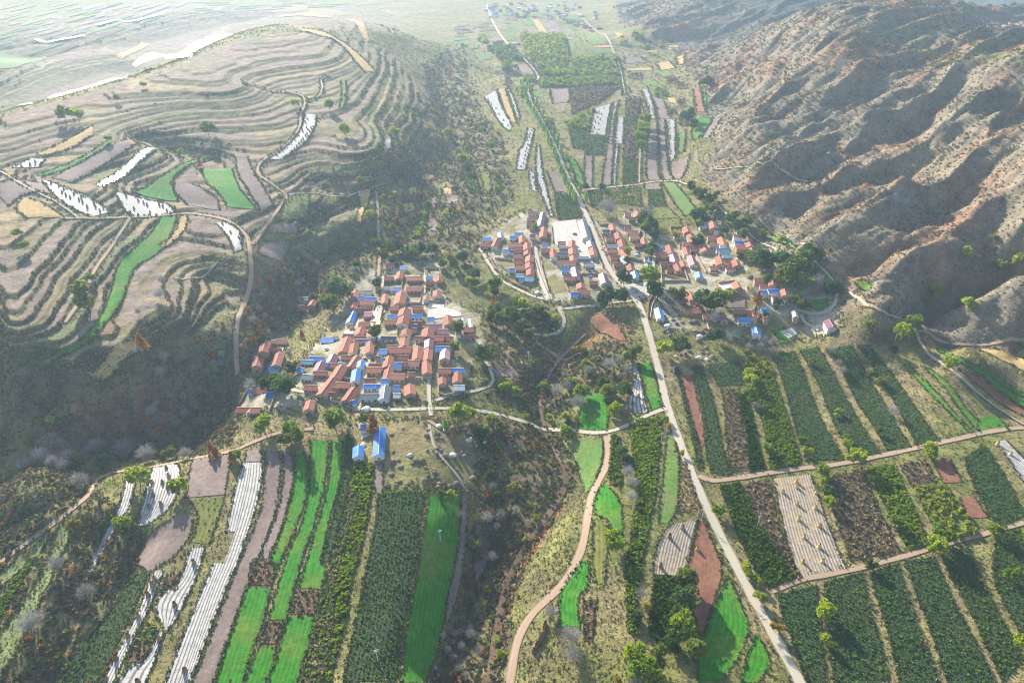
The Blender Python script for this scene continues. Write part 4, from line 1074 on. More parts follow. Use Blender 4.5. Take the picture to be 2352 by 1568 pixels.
for kd, mk in dict(g=lambda s: crown_round(seed=s), e=lambda s: crown_round(seed=s + 50, n=680, lobes=13, w=0.52, h=0.72), y=lambda s: crown_round(seed=s + 70, n=420, lobes=8, w=0.4, h=0.7),
                   m=_m, c=lambda s: crown_col(seed=s), o=lambda s: crown_cone(seed=s), b=lambda s: twigs(s)).items():
    for s in range(4):
        V, Fc = mk(s); cm = np_mesh('crown', V, Fc, LM[kd])
        if kd == 'b':
            V, Fc = limbs(s, 0.5, 0.34, 9, 0.016); tm = np_mesh('trunk', V, Fc, LM['b'])
        elif kd in 'co':
            V, Fc = join([tube_seg((0, 0, -0.03), (0, 0, 0.9), 0.018, 0.004, 6)]); tm = np_mesh('trunk', V, Fc, BARK)
        else:
            V, Fc = limbs(s, 0.5, 0.24, 6); tm = np_mesh('trunk', V, Fc, BARK)
        TREE[kd, s] = (cm, tm)
TNAME = dict(g='broadleaf_tree', e='dark_green_tree', m='leafy_tree', y='yellow_tree', c='poplar_tree', o='larch_tree', b='bare_tree')
TDESC = dict(g='bright yellow green round tree', e='dark green bushy tree', m='olive green leafy tree', y='golden yellow leafed tree', c='slim light green poplar', o='rust orange conical larch', b='leafless pale grey tree')
ITEMS = []          # (object, what, place, survey x) for the labels given at the end
PLACES = [(1350, 300, 'beside the far concrete road'), (900, 580, 'above the left village'), (860, 800, 'in the left village'), (700, 960, 'below the left village'),
          (1000, 1050, 'by the left haystack ground'), (1180, 740, 'between the two villages'), (1180, 560, 'left in the upper village'),
          (1330, 590, 'round the school yard'), (1440, 560, 'by the upper village road'), (1600, 560, 'amid the upper village'), (1760, 560, 'right in the upper village'),
          (1840, 660, 'by the round green plot'), (1620, 700, 'low in the upper village'), (1560, 780, 'by the upper haystack ground'), (1780, 740, 'at the upper village corner'),
          (1350, 880, 'inside the stream bend'), (1250, 1050, 'by the muddy stream'), (1150, 1350, 'in the dark stream gully'), (1420, 1100, 'between red track and road'),
          (1500, 1450, 'low left of the road'), (1700, 1350, 'on the right road verge'), (1850, 950, 'between the dark crop strips'), (1900, 1150, 'near the right cross track'),
          (2100, 1250, 'among the lower right fields'), (2250, 850, 'by the narrow green strips'), (2200, 650, 'on the mountain foot'), (1900, 300, 'on the right mountain'),
          (1580, 300, 'between mountain and valley fields'), (1100, 350, 'left of the far road'), (800, 320, 'on the lower hill terraces'), (650, 180, 'on the round terraced hill'),
          (150, 280, 'on the crest of the left hill'), (150, 600, 'on the left terraces'), (450, 620, 'by the left hill track'), (620, 760, 'left of the left village'), (760, 500, 'in the central wooded gullies'),
          (300, 980, 'in the dark left ravine'), (100, 1130, 'on the left grassy bank'), (350, 1150, 'by the small film fields'), (130, 1400, 'in the bottom left ravine'), (550, 1250, 'among the left foreground strips'),
          (1600, 450, 'in the upper tree belt'), (1450, 80, 'near the far town'), (930, 430, 'in the central brown gullies'), (1480, 310, 'beside the far farm lane')]
def place_of(x, y):
    return min(PLACES, key=lambda p: (p[0] - x) ** 2 + 1.6 * (p[1] - y) ** 2)[2]
def put_tree(kd, px, py, diam=None, h=None, xy=None):
    if xy is None:
        x, y = at(px, py); x, y = float(x[0]), float(y[0])
    else: x, y = xy
    z = float(hgt(x, y))
    dist = math.sqrt(x * x + y * y + (CAM_Z - z) ** 2)
    if kd == 'e' and random.random() < 0.45: kd = 'm'
    wu = dict(g=0.95, e=1.0, m=0.92, y=0.8, c=0.42, o=0.62, b=0.9)[kd]      # crown width of the unit tree
    if h is None: h = max(2.2, diam * dist / FPX / wu)
    s = random.randrange(4); cm, tm = TREE[kd, s]
    e = link(bpy.data.objects.new(TNAME[kd], None)); e.location = (x, y, z); e.rotation_euler = (0, 0, random.uniform(0, 6.28))
    sc = h * random.uniform(0.95, 1.05); e.scale = (sc * random.uniform(.9, 1.1), sc * random.uniform(.9, 1.1), sc)
    for nm, me in (('trunk', tm), ('crown', cm)):
        c = link(bpy.data.objects.new(nm, me)); c.parent = e
    tag(e, None, 'tree')
    ITEMS.append((e, TDESC[kd], place_of(px, py), px, py)); return e

TREES = """
e 208 715 55;g 212 648 18;g 45 545 16;g 58 577 20;e 215 792 20;g 153 282 28;g 183 280 25;g 330 203 12;g 270 235 14;g 480 312 26;g 757 254 22;g 794 312 24;g 679 247 16;g 907 315 20;g 952 277 18;y 960 223 12;g 1063 382 26;e 1076 400 22;y 985 311 16;g 1028 314 16;g 1131 345 18;e 762 422 14;y 828 427 18
y 880 463 14;y 910 511 12;g 845 488 16;g 846 500 16;e 868 572 26;e 890 588 30;e 915 578 26;e 935 585 24;e 950 597 30;e 966 586 28;e 992 583 26;e 880 600 30;e 902 606 22;e 1020 616 22;e 1041 618 30;e 1062 603 26;g 1080 655 20;g 1138 668 32;e 1092 640 24
e 782 690 52;e 765 716 44;e 720 688 18;y 738 686 12;o 740 684 14;e 866 660 26;e 863 775 34;e 1056 768 34;e 1045 812 30;e 1107 826 38;g 770 985 46;g 610 995 38;g 665 1000 34;e 690 1025 44;e 655 1020 32;e 838 975 28;o 860 995 34;g 1052 970 46;g 1078 962 30
e 660 905 44;e 622 900 36;e 642 892 38;e 672 862 34;b 578 898 34;e 590 880 24;c 1023 985 12;g 1186 908 24;g 1115 998 26;e 1104 1008 30;e 1112 1032 26;g 1130 975 24;e 1145 990 26
e 1197 770 34;e 1212 782 30;e 1156 752 36;e 1182 745 32;e 1130 745 30;e 1242 732 36;e 1266 757 30;e 1252 745 28;g 1276 742 20;e 1175 728 26;g 1190 705 26;g 1202 712 26;g 1250 780 14;e 1215 740 30;e 1140 720 26
g 1160 900 24;c 1184 912 12;g 1208 968 20;g 1331 918 38;g 1312 890 24;y 1320 816 18;y 1334 810 18;g 1343 838 14;g 1346 852 14;e 1401 918 38;e 1432 908 34;e 1384 900 36;g 1411 955 32;g 1300 1002 28;g 1297 965 20;b 1327 942 46;b 1278 912 38;b 1302 900 34;b 1350 862 30;b 1395 850 34;b 1420 840 30;b 1440 860 30;e 1455 830 34;g 1438 830 22
g 1408 1256 46;g 1526 968 16;y 1535 984 14;y 1565 1046 13;b 1441 1098 36;b 1450 1122 36;b 1449 1152 32;b 1264 1418 38;b 1316 1520 52;b 1311 1478 52;e 1430 1045 26;e 1437 1062 24
e 1570 1355 50;e 1566 1390 50;e 1560 1425 48;g 1566 1458 52;e 1588 1508 52;g 1456 1520 48;g 1477 1560 54;e 1512 1530 46;b 1470 1372 28;y 1486 1408 26;e 1461 1425 28;y 1418 1574 20;b 1455 1580 40;e 1543 1478 36;g 1500 1580 40
g 1645 1182 26;g 1712 1310 22;g 1723 1330 22;g 1736 1345 20;g 1745 1382 28;y 1779 1450 26;b 1792 1492 24;g 1890 1412 36;g 1896 1478 22;g 1885 1094 28;g 1958 1068 38;g 2137 1058 22;g 2131 1046 28;g 1890 1112 20;e 1897 1135 24;g 1901 1166 24;g 2000 1108 18;g 2048 1206 26;g 2155 1240 36;g 2140 1272 40;g 2283 1233 24;g 2320 1330 28;g 2346 1490 28;e 1995 1310 24;g 2352 1240 24
g 1722 890 28;g 1721 922 34;g 1715 866 22;b 1736 940 22;g 1759 1040 24;g 1843 1018 15;g 1850 1045 22;e 1860 838 18;g 1945 1030 22;g 1940 1014 18;e 2013 995 18;g 1926 952 16;e 2020 888 20;e 2000 868 18;g 2178 850 26;b 2046 956 28;g 1920 960 12;e 2050 812 18;g 1896 812 14
b 1905 815 26;b 1922 845 24;b 1932 860 22;g 2072 782 34;e 1990 760 26;e 1558 808 38;g 1522 818 36;e 1500 685 38;g 1492 652 40;e 1642 785 40;b 1662 790 34;e 1640 715 50;e 1612 705 42;e 1662 705 42;e 1546 692 30;e 1400 702 42;e 1380 708 32;e 1426 695 36;e 1432 655 36;e 1492 530 38;e 1470 520 32;e 1482 542 28;e 1502 550 26;e 1436 608 20;g 1442 585 18;e 1490 588 24;e 1500 578 22;y 1551 550 18;y 1590 560 16;b 1486 510 42;b 1400 500 44;b 1384 490 34;e 1560 690 30
e 1585 440 22;e 1600 452 24;e 1612 462 24;e 1625 472 26;e 1636 488 24;e 1610 498 22;e 1642 462 20;e 1596 508 26;e 1602 528 22;e 1603 568 26;e 1682 508 24;e 1692 528 26;e 1702 548 26;e 1712 522 22;e 1662 538 20;e 1628 488 24;e 1617 512 20;e 1672 512 20;g 1750 545 16;g 1795 560 18
e 1785 610 32;e 1802 622 38;e 1816 632 42;e 1832 642 46;e 1812 662 46;e 1796 655 38;e 1782 642 32;e 1832 672 42;e 1846 615 42;e 1862 600 36;e 1905 678 36;e 1826 700 26;e 1841 712 28;e 1762 652 24;e 1737 612 38;e 1752 622 42;e 1722 600 26;g 1815 648 24;e 1700 600 22;b 1872 668 40;b 1730 690 34;o 1738 700 22;y 1720 678 18;b 1640 745 34
g 1480 292 26;g 1478 306 26;g 1474 322 30;g 1470 337 30;g 1472 350 24;e 1578 283 30;e 1591 298 24;e 1625 205 28;g 1487 122 16;g 2222 712 24;g 2275 555 16;g 2216 600 28;g 2336 612 24;g 2290 628 28;g 2140 682 26;g 2128 706 20;g 2092 758 32;y 1905 580 10;g 2066 770 20
g 323 1112 38;g 412 1132 34;g 286 1214 28;y 176 1222 26;g 543 1058 26;o 490 1050 22;o 500 1048 18;o 535 1062 18;b 430 1052 30;b 226 1042 38;b 165 1068 38;e 186 1072 28;e 240 1074 28;b 291 1052 44;b 341 1058 40;b 302 1034 38;b 96 1062 36;b 126 1072 32;b 191 1120 40;b 206 1376 46;b 81 1448 50;b 137 1308 38;b 351 958 30;b 366 978 28;b 150 1080 30;b 60 1078 30;b 430 962 26;b 405 985 30;b 320 815 24;o 330 808 26;b 370 868 28;b 380 830 26;o 205 1000 10
g 495 858 18;g 490 876 14;o 447 940 12;b 285 560 22;b 370 690 30;b 375 655 26;b 320 725 20;b 500 760 22;g 120 975 18;e 145 985 24;g 1095 1235 8;g 1232 1195 16;g 1205 1242 12;b 1120 1200 34;b 1130 1290 32;b 1150 1190 26;g 1120 1360 18;g 1118 1392 12;g 1130 1420 10;g 1115 1385 10;g 1140 1480 16;g 1150 1510 22;b 1080 1465 28;b 1100 1500 26;b 1060 1490 24;y 60 400 10;g 250 328 14;g 415 358 14;o 460 385 14;g 1142 440 14;e 1345 435 14;e 1383 438 16;e 1380 468 14;e 1388 476 12;g 1230 530 16
y 2168 432 0;g 2190 905 0
"""
for tk in TREES.replace('\n', ';').split(';'):
    tk = tk.split()
    if len(tk) == 4 and float(tk[3]) > 0: put_tree(tk[0], float(tk[1]), float(tk[2]), float(tk[3]))
# poplar avenue beside the main road
AV = smooth(atp([(1205,196),(1213,225),(1235,262),(1262,310),(1285,360),(1305,412),(1318,436),(1332,465)]), 2)
AV, avl = resample(AV, int(resample(AV, 2)[1] / 11))
Tn = np.gradient(AV, axis=0); Tn /= np.linalg.norm(Tn, axis=1)[:, None]
for i, p in enumerate(AV):
    for sgn in (-1, 1):
        if sgn == 1 and i % 3: continue
        q = p + np.array([-Tn[i, 1], Tn[i, 0]]) * sgn * random.uniform(4.5, 7)
        px, py = project(q[0], q[1], float(hgt(*q)))
        put_tree('c', float(px), float(py), h=random.uniform(8, 12), xy=(float(q[0]), float(q[1])))
# larches and bare trees of the ravines
def scatter(poly, n, kinds, h0, h1):
    poly = np.array(poly, float); lo, hi = poly.min(0), poly.max(0); k = 0; tries = 0
    while k < n and tries < n * 40:
        tries += 1
        x, y = random.uniform(lo[0], hi[0]), random.uniform(lo[1], hi[1]); c = False
        for a_, b_ in zip(poly, np.roll(poly, -1, 0)):
            if (a_[1] > y) != (b_[1] > y) and x < (b_[0] - a_[0]) * (y - a_[1]) / (b_[1] - a_[1]) + a_[0]: c = not c
        if c:
            put_tree(random.choice(kinds), x, y, h=random.uniform(h0, h1)); k += 1
scatter([(585,650),(625,640),(650,700),(640,760),(600,830),(560,870),(555,800),(590,720)], 22, 'ooobb', 5, 9)
scatter([(565,850),(620,700),(700,740),(700,780),(620,790)], 12, 'bbeo', 5, 8)
scatter([(640,600),(760,560),(850,560),(860,640),(790,640),(700,650),(650,690)], 26, 'bbboe', 4, 8)
scatter([(860,400),(960,470),(940,560),(900,560),(870,500)], 14, 'oobyg', 4, 7)
scatter([(950,480),(1040,440),(1090,520),(1060,600),(1000,560),(960,560)], 16, 'bobge', 4, 8)
scatter([(1060,250),(1130,330),(1140,430),(1050,450),(1010,380),(1010,280)], 18, 'bbgbe', 5, 9)
scatter([(1080,640),(1170,680),(1120,730),(1060,700)], 9, 'eego', 5, 8)
scatter([(380,800),(520,800),(540,880),(430,960),(350,940)], 20, 'bbbo', 5, 8)
scatter([(40,1000),(400,1010),(430,1050),(250,1070),(40,1075)], 20, 'bbbm', 6, 9)
scatter([(1000,1120),(1110,1150),(1130,1240),(1100,1320)], 10, 'bbgm', 4, 7)
scatter([(1010,1440),(1080,1440),(1100,1560),(980,1560)], 16, 'bbbo', 3, 6)
scatter([(1110,1060),(1200,1080),(1220,1180),(1130,1220)], 12, 'bbeo', 4, 7)
scatter([(1240,880),(1320,940),(1330,980),(1260,970)], 8, 'bbeg', 4, 7)
scatter([(1650,800),(1780,790),(1780,820),(1660,825)], 8, 'bbe', 5, 8)
scatter([(1700,700),(1830,700),(1830,720),(1700,745)], 7, 'boe', 4, 7)

# ------------------------------------------------------------------ plant masses (nobody could count them)
def mass(name, X, Y, size, per, mt, label, lift=0.4, spread=0.5, aspect=1.0, up=0.3):
    n = len(X)
    if n == 0: return
    Cn = np.stack([X, Y, hgt(X, Y)], 1); size = np.broadcast_to(size, (n,))
    r = rng.normal(size=(n, per, 3)); r /= np.linalg.norm(r, axis=2)[..., None]; r[..., 2] = np.abs(r[..., 2])
    Q = Cn[:, None] + r * size[:, None, None] * spread * [1, 1, 1.1] + [0, 0, 0] + np.array([0, 0, 1.0]) * size[:, None, None] * lift * 0.5
    V, Fc = rand_quads(Q.reshape(-1, 3), np.repeat(size, per) * rng.uniform(0.45, 0.85, n * per), aspect, up)
    fm = None; mats = mt
    if isinstance(mt, list): fm = np.repeat(rng.integers(0, len(mt), n), per)
    return tag(np_obj(name, V, Fc, mats, fmat=fm), label, kind='stuff')
def pts_in_strip(L, R, gap, rows=False, jit=0.3):
    A, la = resample(L, max(3, int(resample(L, 2)[1] / gap))); B, lb = resample(R, len(A))
    out = []
    for a_, b_ in zip(A, B):
        w_ = np.linalg.norm(b_ - a_); k = max(1, int(w_ / gap))
        t = (np.arange(k) + 0.5 + rng.uniform(-jit, jit, k)) / k
        d_ = (b_ - a_) / (w_ + 1e-9); d_ = np.array([-d_[1], d_[0]])
        out.append(a_ + (b_ - a_) * t[:, None] + rng.uniform(-.5, .5, (k, 1)) * gap * d_)
    return np.concatenate(out)
acc = {}
for k, A, B, L, R in FIELDS:
    d = float(np.hypot(*L.mean(0)))
    if k in 'nNdDySGg' and d < 1700:
        gap = dict(n=1.7, N=2.8, d=1.7, D=1.8, y=2.0, S=1.6, G=3.0, g=3.4)[k] * max(1.0, d / 420)
        Q = pts_in_strip(L, R, gap, jit=0.12 if k in 'nNd' else 0.4)
        if k in 'nN':
            keep = fbm(Q[:, 0] / 4, Q[:, 1] / 4, 2, 77) > 0.30; Q = Q[keep]
            mass(KIND_NAME[k][0].replace('plot', 'shrubs'), Q[:, 0], Q[:, 1], gap * rng.uniform(0.75, 1.15, len(Q)), 7, LM[k], {'n': 'dense dark green nursery shrubs in a plot', 'N': 'yellow green orchard bushes in a plot'}[k])
        else: acc.setdefault(k, []).append((Q, np.full(len(Q), gap)))
for k, (nm, m_, per, sz, lb) in dict(d=('leafy_crop', LM['d'], 4, 0.62, 'low dark leafy crop'), D=('mixed_crop', [LM['d'], LM['x'], LM['n']], 4, 0.7, 'patchy dark crop and weeds'),
        y=('dry_weeds', [LM['x'], LM['s']], 4, 0.75, 'dry brown weeds on fallow plots'), S=('straw', LM['x'], 4, 0.8, 'scattered bright straw'), G=('meadow_grass', [LM['N'], LM['x'], LM['e']], 3, 0.35, 'meadow tufts'),
        g=('field_grass', [LM['N'], LM['x']], 3, 0.3, 'grass tufts')).items():
    if k in acc:
        Q = np.concatenate([q[0] for q in acc[k]]); g_ = np.concatenate([q[1] for q in acc[k]])
        mass(nm, Q[:, 0], Q[:, 1], g_ * sz * rng.uniform(0.7, 1.2, len(Q)), per, m_, lb)
# weedy banks along field edges and road verges
E = []
def shared(k, e_, A):
    m_ = e_[len(e_) // 2]
    for k2, A2, B2, L2, R2 in FIELDS[:N_HAND]:
        if A2 is A or k2 != k: continue
        for e2 in (A2, B2):
            if np.abs(e2 - m_).sum(1).min() < 3: return True
    return False
for k, A, B, L, R in FIELDS[:N_HAND]:
    d = float(np.hypot(*L.mean(0)))
    if d > 1500: continue
    for P, e_ in ((L, A), (R, B)):
        if k == 'm' and shared(k, e_, A): continue
        n_ = int(resample(P, 2)[1] / (0.8 * max(1, d / 400))); Q, _ = resample(P, max(2, n_))
        E.append(np.concatenate([Q + rng.normal(0, 0.35, Q.shape) * max(1, d / 500), np.full((len(Q), 1), max(1, d / 450))], 1))
for kind, wd, P in ROADW:
    Q, ln_ = resample(P, max(2, int(resample(P, 2)[1] / 1.6)))
    T = np.gradient(Q, axis=0); T /= np.linalg.norm(T, axis=1)[:, None] + 1e-9; N_ = np.stack([-T[:, 1], T[:, 0]], 1)
    for sgn in (-1, 1):
        U = Q + N_ * sgn * (wd / 2 + 0.7 + np.abs(rng.normal(0, 0.9, (len(Q), 1)))); dd = np.hypot(U[:, 0], U[:, 1])
        U = np.concatenate([U, np.maximum(1, dd / 450)[:, None]], 1)[(dd < 1500) & (rng.random(len(Q)) < 0.55)]
        E.append(U)
E = np.concatenate(E); E = E[(np.hypot(E[:, 0], E[:, 1]) < 1500)]
sz = E[:, 2] * rng.uniform(0.5, 1.25, len(E))
mass('bank_weeds', E[:, 0], E[:, 1], sz, 4, [LM['x'], LM['s'], LM['s'], LM['N'], LM['e']], 'weeds on the banks between fields')
# scrub on risers, ravines and the mountain: more of it where the ground is steep
def scrub(name, M, n, size, mats, label, bias=0.0, per=5, dmax=2200, cut=0.0):
    w_ = (M * (1 - FLATB) * (bias + np.clip((slope - cut) * 3.0, 0, 1.2))).ravel()
    area = (dx_ * dy_ * np.ones((NY, NX))).ravel()
    dd = np.hypot(GX, GY).ravel(); w_ = w_ * area / np.maximum(dd, 350) ** 2.0; w_[dd > dmax] = 0
    # only where the land is not far outside the picture
    px_, py_ = project(GX.ravel(), GY.ravel(), HG.ravel()); w_[(px_ < -200) | (px_ > 2550) | (py_ > 1750)] = 0
    k = rng.choice(len(w_), n, p=w_ / w_.sum())
    X = GX.ravel()[k] + rng.uniform(-.5, .5, n) * dx_.repeat(NX, 1).ravel()[k]; Y = GY.ravel()[k] + rng.uniform(-.5, .5, n) * dy_.repeat(NX, 1).ravel()[k]
    s_ = size * np.maximum(1, dd[k] / 480) * rng.uniform(0.5, 1.3, n)
    return mass(name, X, Y, s_, per, mats, label)
scrub('terrace_scrub', np.clip(M_TERR - M_MOUNT, 0, 1), 15000, 1.0, [LM['s'], LM['s'], LM['e'], LM['x']], 'dark scrub on the terrace banks', 0.0, cut=0.5)
scrub('ravine_scrub', np.clip(M_SCRUB - M_VIL, 0, 1), 18000, 1.4, [LM['s'], LM['s'], LM['e'], LM['x'], LM['s'], LM['s'], LM['N'], LM['o']], 'mixed scrub in the ravines', 0.3)
scrub('mountain_scrub', M_MOUNT * (1 - behind), 16000, 1.0, [LM['s'], LM['s'], LM['s'], LM['x'], LM['e']], 'low scrub on the mountain', 0.3, 4)
rm = M_MOUNT * (1 - behind) * np.clip((fbm(GX / 45, GY / 45, 3, 88) - 0.55) * 8, 0, 1)
scrub('red_autumn_scrub', rm, 2200, 1.2, [LM['r'], LM['o'], LM['r'], LM['s']], 'rust red autumn bushes on the mountain', 0.4)
open_ = np.clip(1 - M_TERR - M_SCRUB - M_MOUNT - M_VIL, 0, 1)
scrub('rough_grass', open_, 30000, 0.8, [LM['x'], LM['N'], LM['s'], LM['N']], 'rough grass and weeds on open ground', 0.5, 3, 1600)
scrub('village_weeds', M_VIL, 3500, 1.1, [LM['s'], LM['e'], LM['x']], 'weeds and bushes between the houses', 0.5, 4, 1600)
# ------------------------------------------------------------------ villages: ridge line of each roof, in sheets of a local grid
def plain(name, c0, c1=None, rough=0.8, spec=0.2, scale=0.8, bump=0.0, wave=None):
    t = NT(name); P = t.pos(); oi = t.n('ShaderNodeObjectInfo').outputs['Random']
    f = t.math('ADD', t.noise(P, scale, 4, 0.65), t.math('MULTIPLY', t.math('SUBTRACT', oi, 0.5), 0.5))
    c = t.mix(t.ramp(f, [(0.3, (0, 0, 0)), (0.7, (1, 1, 1))]), c0, c1 or tuple(min(1, x * 1.3) for x in c0))
    t.col(c); t.rough(rough, spec)
    if wave:
        sep = t.n('ShaderNodeSeparateXYZ'); t.l(P, sep.inputs[0])
        w_ = t.math('SINE', t.math('MULTIPLY', sep.outputs[0], 6.2832 / wave))
        t.col(t.mix(t.math('MULTIPLY', t.math('ADD', t.math('MULTIPLY', w_, 0.5), 0.5), 0.30), c, (0.06, 0.03, 0.03)))
    elif bump: t.bump(t.noise(P, 6, 2), bump, 0.1)
    return t.m
ROOF = {'r': plain('clay_tile_roof', (0.33, 0.115, 0.075), (0.46, 0.18, 0.115), 0.8, 0.2, 0.5, 0.5, 0.36), 'b': plain('blue_steel_roof', (0.02, 0.17, 0.56), (0.05, 0.30, 0.72), 0.5, 0.3, 0.3, 0.4, 0.5),
        'p': plain('maroon_steel_roof', (0.17, 0.045, 0.085), (0.28, 0.09, 0.14), 0.5, 0.35, 0.4, 0.4, 0.4), 'k': plain('slate_grey_roof', (0.075, 0.095, 0.13), (0.14, 0.17, 0.22), 0.6, 0.3, 0.5, 0.4, 0.4),
        'w': plain('pale_sheet_roof', (0.40, 0.45, 0.50), (0.62, 0.64, 0.65), 0.5, 0.3, 0.6, 0.3, 0.6), 't': plain('aqua_sheet_roof', (0.10, 0.36, 0.44), (0.25, 0.52, 0.58), 0.4, 0.4, 0.4, 0.3, 0.5),
        'i': plain('faded_pink_roof', (0.45, 0.12, 0.19), (0.60, 0.34, 0.38), 0.6, 0.3, 0.7, 0.3, 0.5)}
WALL = {'brick': plain('brick_wall', (0.34, 0.20, 0.13), (0.46, 0.31, 0.22), 0.9, 0.1, 1.0), 'plaster': plain('pale_plaster', (0.55, 0.50, 0.44), (0.70, 0.66, 0.60), 0.9, 0.1, 0.6), 'mud': plain('mud_wall', (0.40, 0.29, 0.19), (0.52, 0.40, 0.28), 0.9, 0.1, 0.8)}
CAP = plain('pale_ridge_tile', (0.44, 0.26, 0.18), (0.55, 0.38, 0.27), 0.7, 0.2)
GLASS = plain('dark_window', (0.03, 0.045, 0.06), (0.05, 0.07, 0.09), 0.15, 0.6); DOOR = plain('red_door', (0.30, 0.06, 0.04), (0.36, 0.12, 0.07), 0.6); FRM = plain('white_frame', (0.6, 0.6, 0.58), (0.7, 0.7, 0.68), 0.6)
CDESC = dict(r='red tiled', b='blue roofed', p='maroon roofed', k='grey roofed', w='pale roofed', t='aqua roofed', i='pink roofed')
def boxv(x0, x1, y0, y1, z0, z1):
    V = np.array([(x, y, z) for z in (z0, z1) for y in (y0, y1) for x in (x0, x1)], float)
    return V, np.array([(0, 2, 3, 1), (4, 5, 7, 6), (0, 1, 5, 4), (2, 6, 7, 3), (0, 4, 6, 2), (1, 3, 7, 5)])
def slab(p, q, th):
    """roof slab between eave line p (2 pts) and ridge line q (2 pts)"""
    a, b = np.array(p, float); c, d = np.array(q, float)
    top = np.array([a, b, d, c]) + [0, 0, th]; bot = np.array([a, b, d, c])
    V = np.concatenate([bot, top])
    return V, np.array([(0, 3, 2, 1), (4, 5, 6, 7), (0, 1, 5, 4), (1, 2, 6, 5), (2, 3, 7, 6), (3, 0, 4, 7)])
NH = [0]
def house(kind, colour, x1, y1, x2, y2, W, wall_h=2.9, detail=True):
    """kind G: even gable; S: long slope to the front and a short one behind"""
    gx, gy = at([x1, x2], [y1, y2]); g0 = float(hgt(gx.mean(), gy.mean()))
    rise = W * 0.25 if kind == 'G' else 0.9 + W * 0.06
    hz_ = g0 + wall_h + rise
    ax, ay = at_z(np.array([x1, x2]), np.array([y1, y2]), hz_)
    A = np.array([ax[0], ay[0]]); B = np.array([ax[1], ay[1]])
    if kind == 'G' and A[1] < B[1]: A, B = B, A
    if kind == 'S' and A[0] > B[0]: A, B = B, A
    L = float(np.linalg.norm(B - A)); mid = (A + B) / 2
    if kind == 'G': L = L * 1.0 + 0.6
    L = max(L, 2.6)
    rot = math.atan2(B[1] - A[1], B[0] - A[0])                 # local x along the ridge, local -y to the front for kind S
    g = min(float(hgt(*(mid + np.array([math.cos(rot) * sx_ * L / 2 - math.sin(rot) * sy_ * W / 2, math.sin(rot) * sx_ * L / 2 + math.cos(rot) * sy_ * W / 2])))) for sx_ in (-1, 1) for sy_ in (-1, 1))
    g = max(g, g0 - 2.0)
    big = L > 7.5
    nm = {'r': 'tiled_house', 'p': 'maroon_roofed_house', 'k': 'grey_roofed_house'}.get(colour, 'metal_roofed_shed') if big else {'r': 'tiled_outhouse'}.get(colour, 'metal_roofed_shed')
    e = link(bpy.data.objects.new(nm, None)); e.location = (mid[0], mid[1], g); e.rotation_euler = (0, 0, rot)
    NH[0] += 1; top = hz_ - g; wf = top - rise; h = L / 2
    f = 0.5 if kind == 'G' else 0.80
    yf, yb = -W * f, W * (1 - f)
    wf_f = wf if kind == 'G' else top - rise; wb = wf if kind == 'G' else top - 0.45
    i_ = 0.25
    prof = [(yf + i_, -0.6), (yb - i_, -0.6), (yb - i_, wb - .05), (0, top - .12), (yf + i_, wf_f - .05)]
    V = np.array([(s * (h - i_), y, z) for s in (-1, 1) for y, z in prof])
    F4 = [(0, 1, 6, 5), (1, 2, 7, 6), (2, 3, 8, 7), (3, 4, 9, 8), (4, 0, 5, 9), (0, 4, 3, 2), (0, 2, 1, 0), (5, 7, 8, 9), (5, 6, 7, 5)]
    bmw = bpy.data.meshes.new('wall'); bmw.from_pydata(V.tolist(), [], [F4[0], F4[1], F4[2], F4[3], F4[4], (4, 3, 2, 1, 0), (5, 6, 7, 8, 9)])
    wk = 'mud' if colour in 'r' and random.random() < .35 else ('plaster' if colour in 'pkb' or random.random() < .2 else 'brick')
    bmw.materials.append(WALL[wk]); w_ = link(bpy.data.objects.new('wall', bmw)); w_.parent = e
    ov = 0.35
    sf = (top - wf_f) / abs(yf); sb = (top - wb) / yb
    V, Fc = join([slab([(-h, yf - ov, wf_f - sf * ov), (h, yf - ov, wf_f - sf * ov)], [(-h, 0, top), (h, 0, top)], 0.14),
                  slab([(h, yb + ov * .6, wb - sb * ov * .6), (-h, yb + ov * .6, wb - sb * ov * .6)], [(h, 0, top), (-h, 0, top)], 0.14)])
    rf = np_obj('roof', V, Fc, ROOF[colour], parent=e)
    if colour == 'r' or detail:
        V, Fc = join([boxv(-h - .03, h + .03, -.13, .13, top + .1, top + .24)])
        np_obj('ridge_cap', V, Fc, CAP if colour in 'r' else FRM, parent=rf)
    if detail and (kind == 'S') and L > 6:
        n = max(3, int(L / 3.2)); xs = np.linspace(-h + L / (2 * n), h - L / (2 * n), n)
        for j, x in enumerate(xs):
            if j == n // 2:
                V, Fc = boxv(x - .5, x + .5, yf + .17, yf + .26, 0, 2.1); np_obj('door', V, Fc, DOOR, parent=e)
            else:
                V, Fc = boxv(x - .75, x + .75, yf + .18, yf + .26, .9, 2.2); wn = np_obj('window', V, Fc, GLASS, parent=e)
                V, Fc = join([boxv(x - .85, x + .85, yf + .19, yf + .24, .8, .898), boxv(x - .03, x + .03, yf + .13, yf + .178, .9, 2.2)]); np_obj('frame', V, Fc, FRM, parent=wn)
    elif detail and kind == 'G' and W > 5:
        s_ = h - i_
        V, Fc = boxv(s_ - .02, s_ + .06, -.6, .6, 1.0, 2.0); np_obj('window', V, Fc, GLASS, parent=e)
    tag(e, None, 'house' if big else 'shed'); ITEMS.append((e, CDESC[colour] + (' long house' if kind == 'S' and big else ' gabled house' if big else ' shed'), None, (x1 + x2) / 2, (y1 + y2) / 2))
    return e
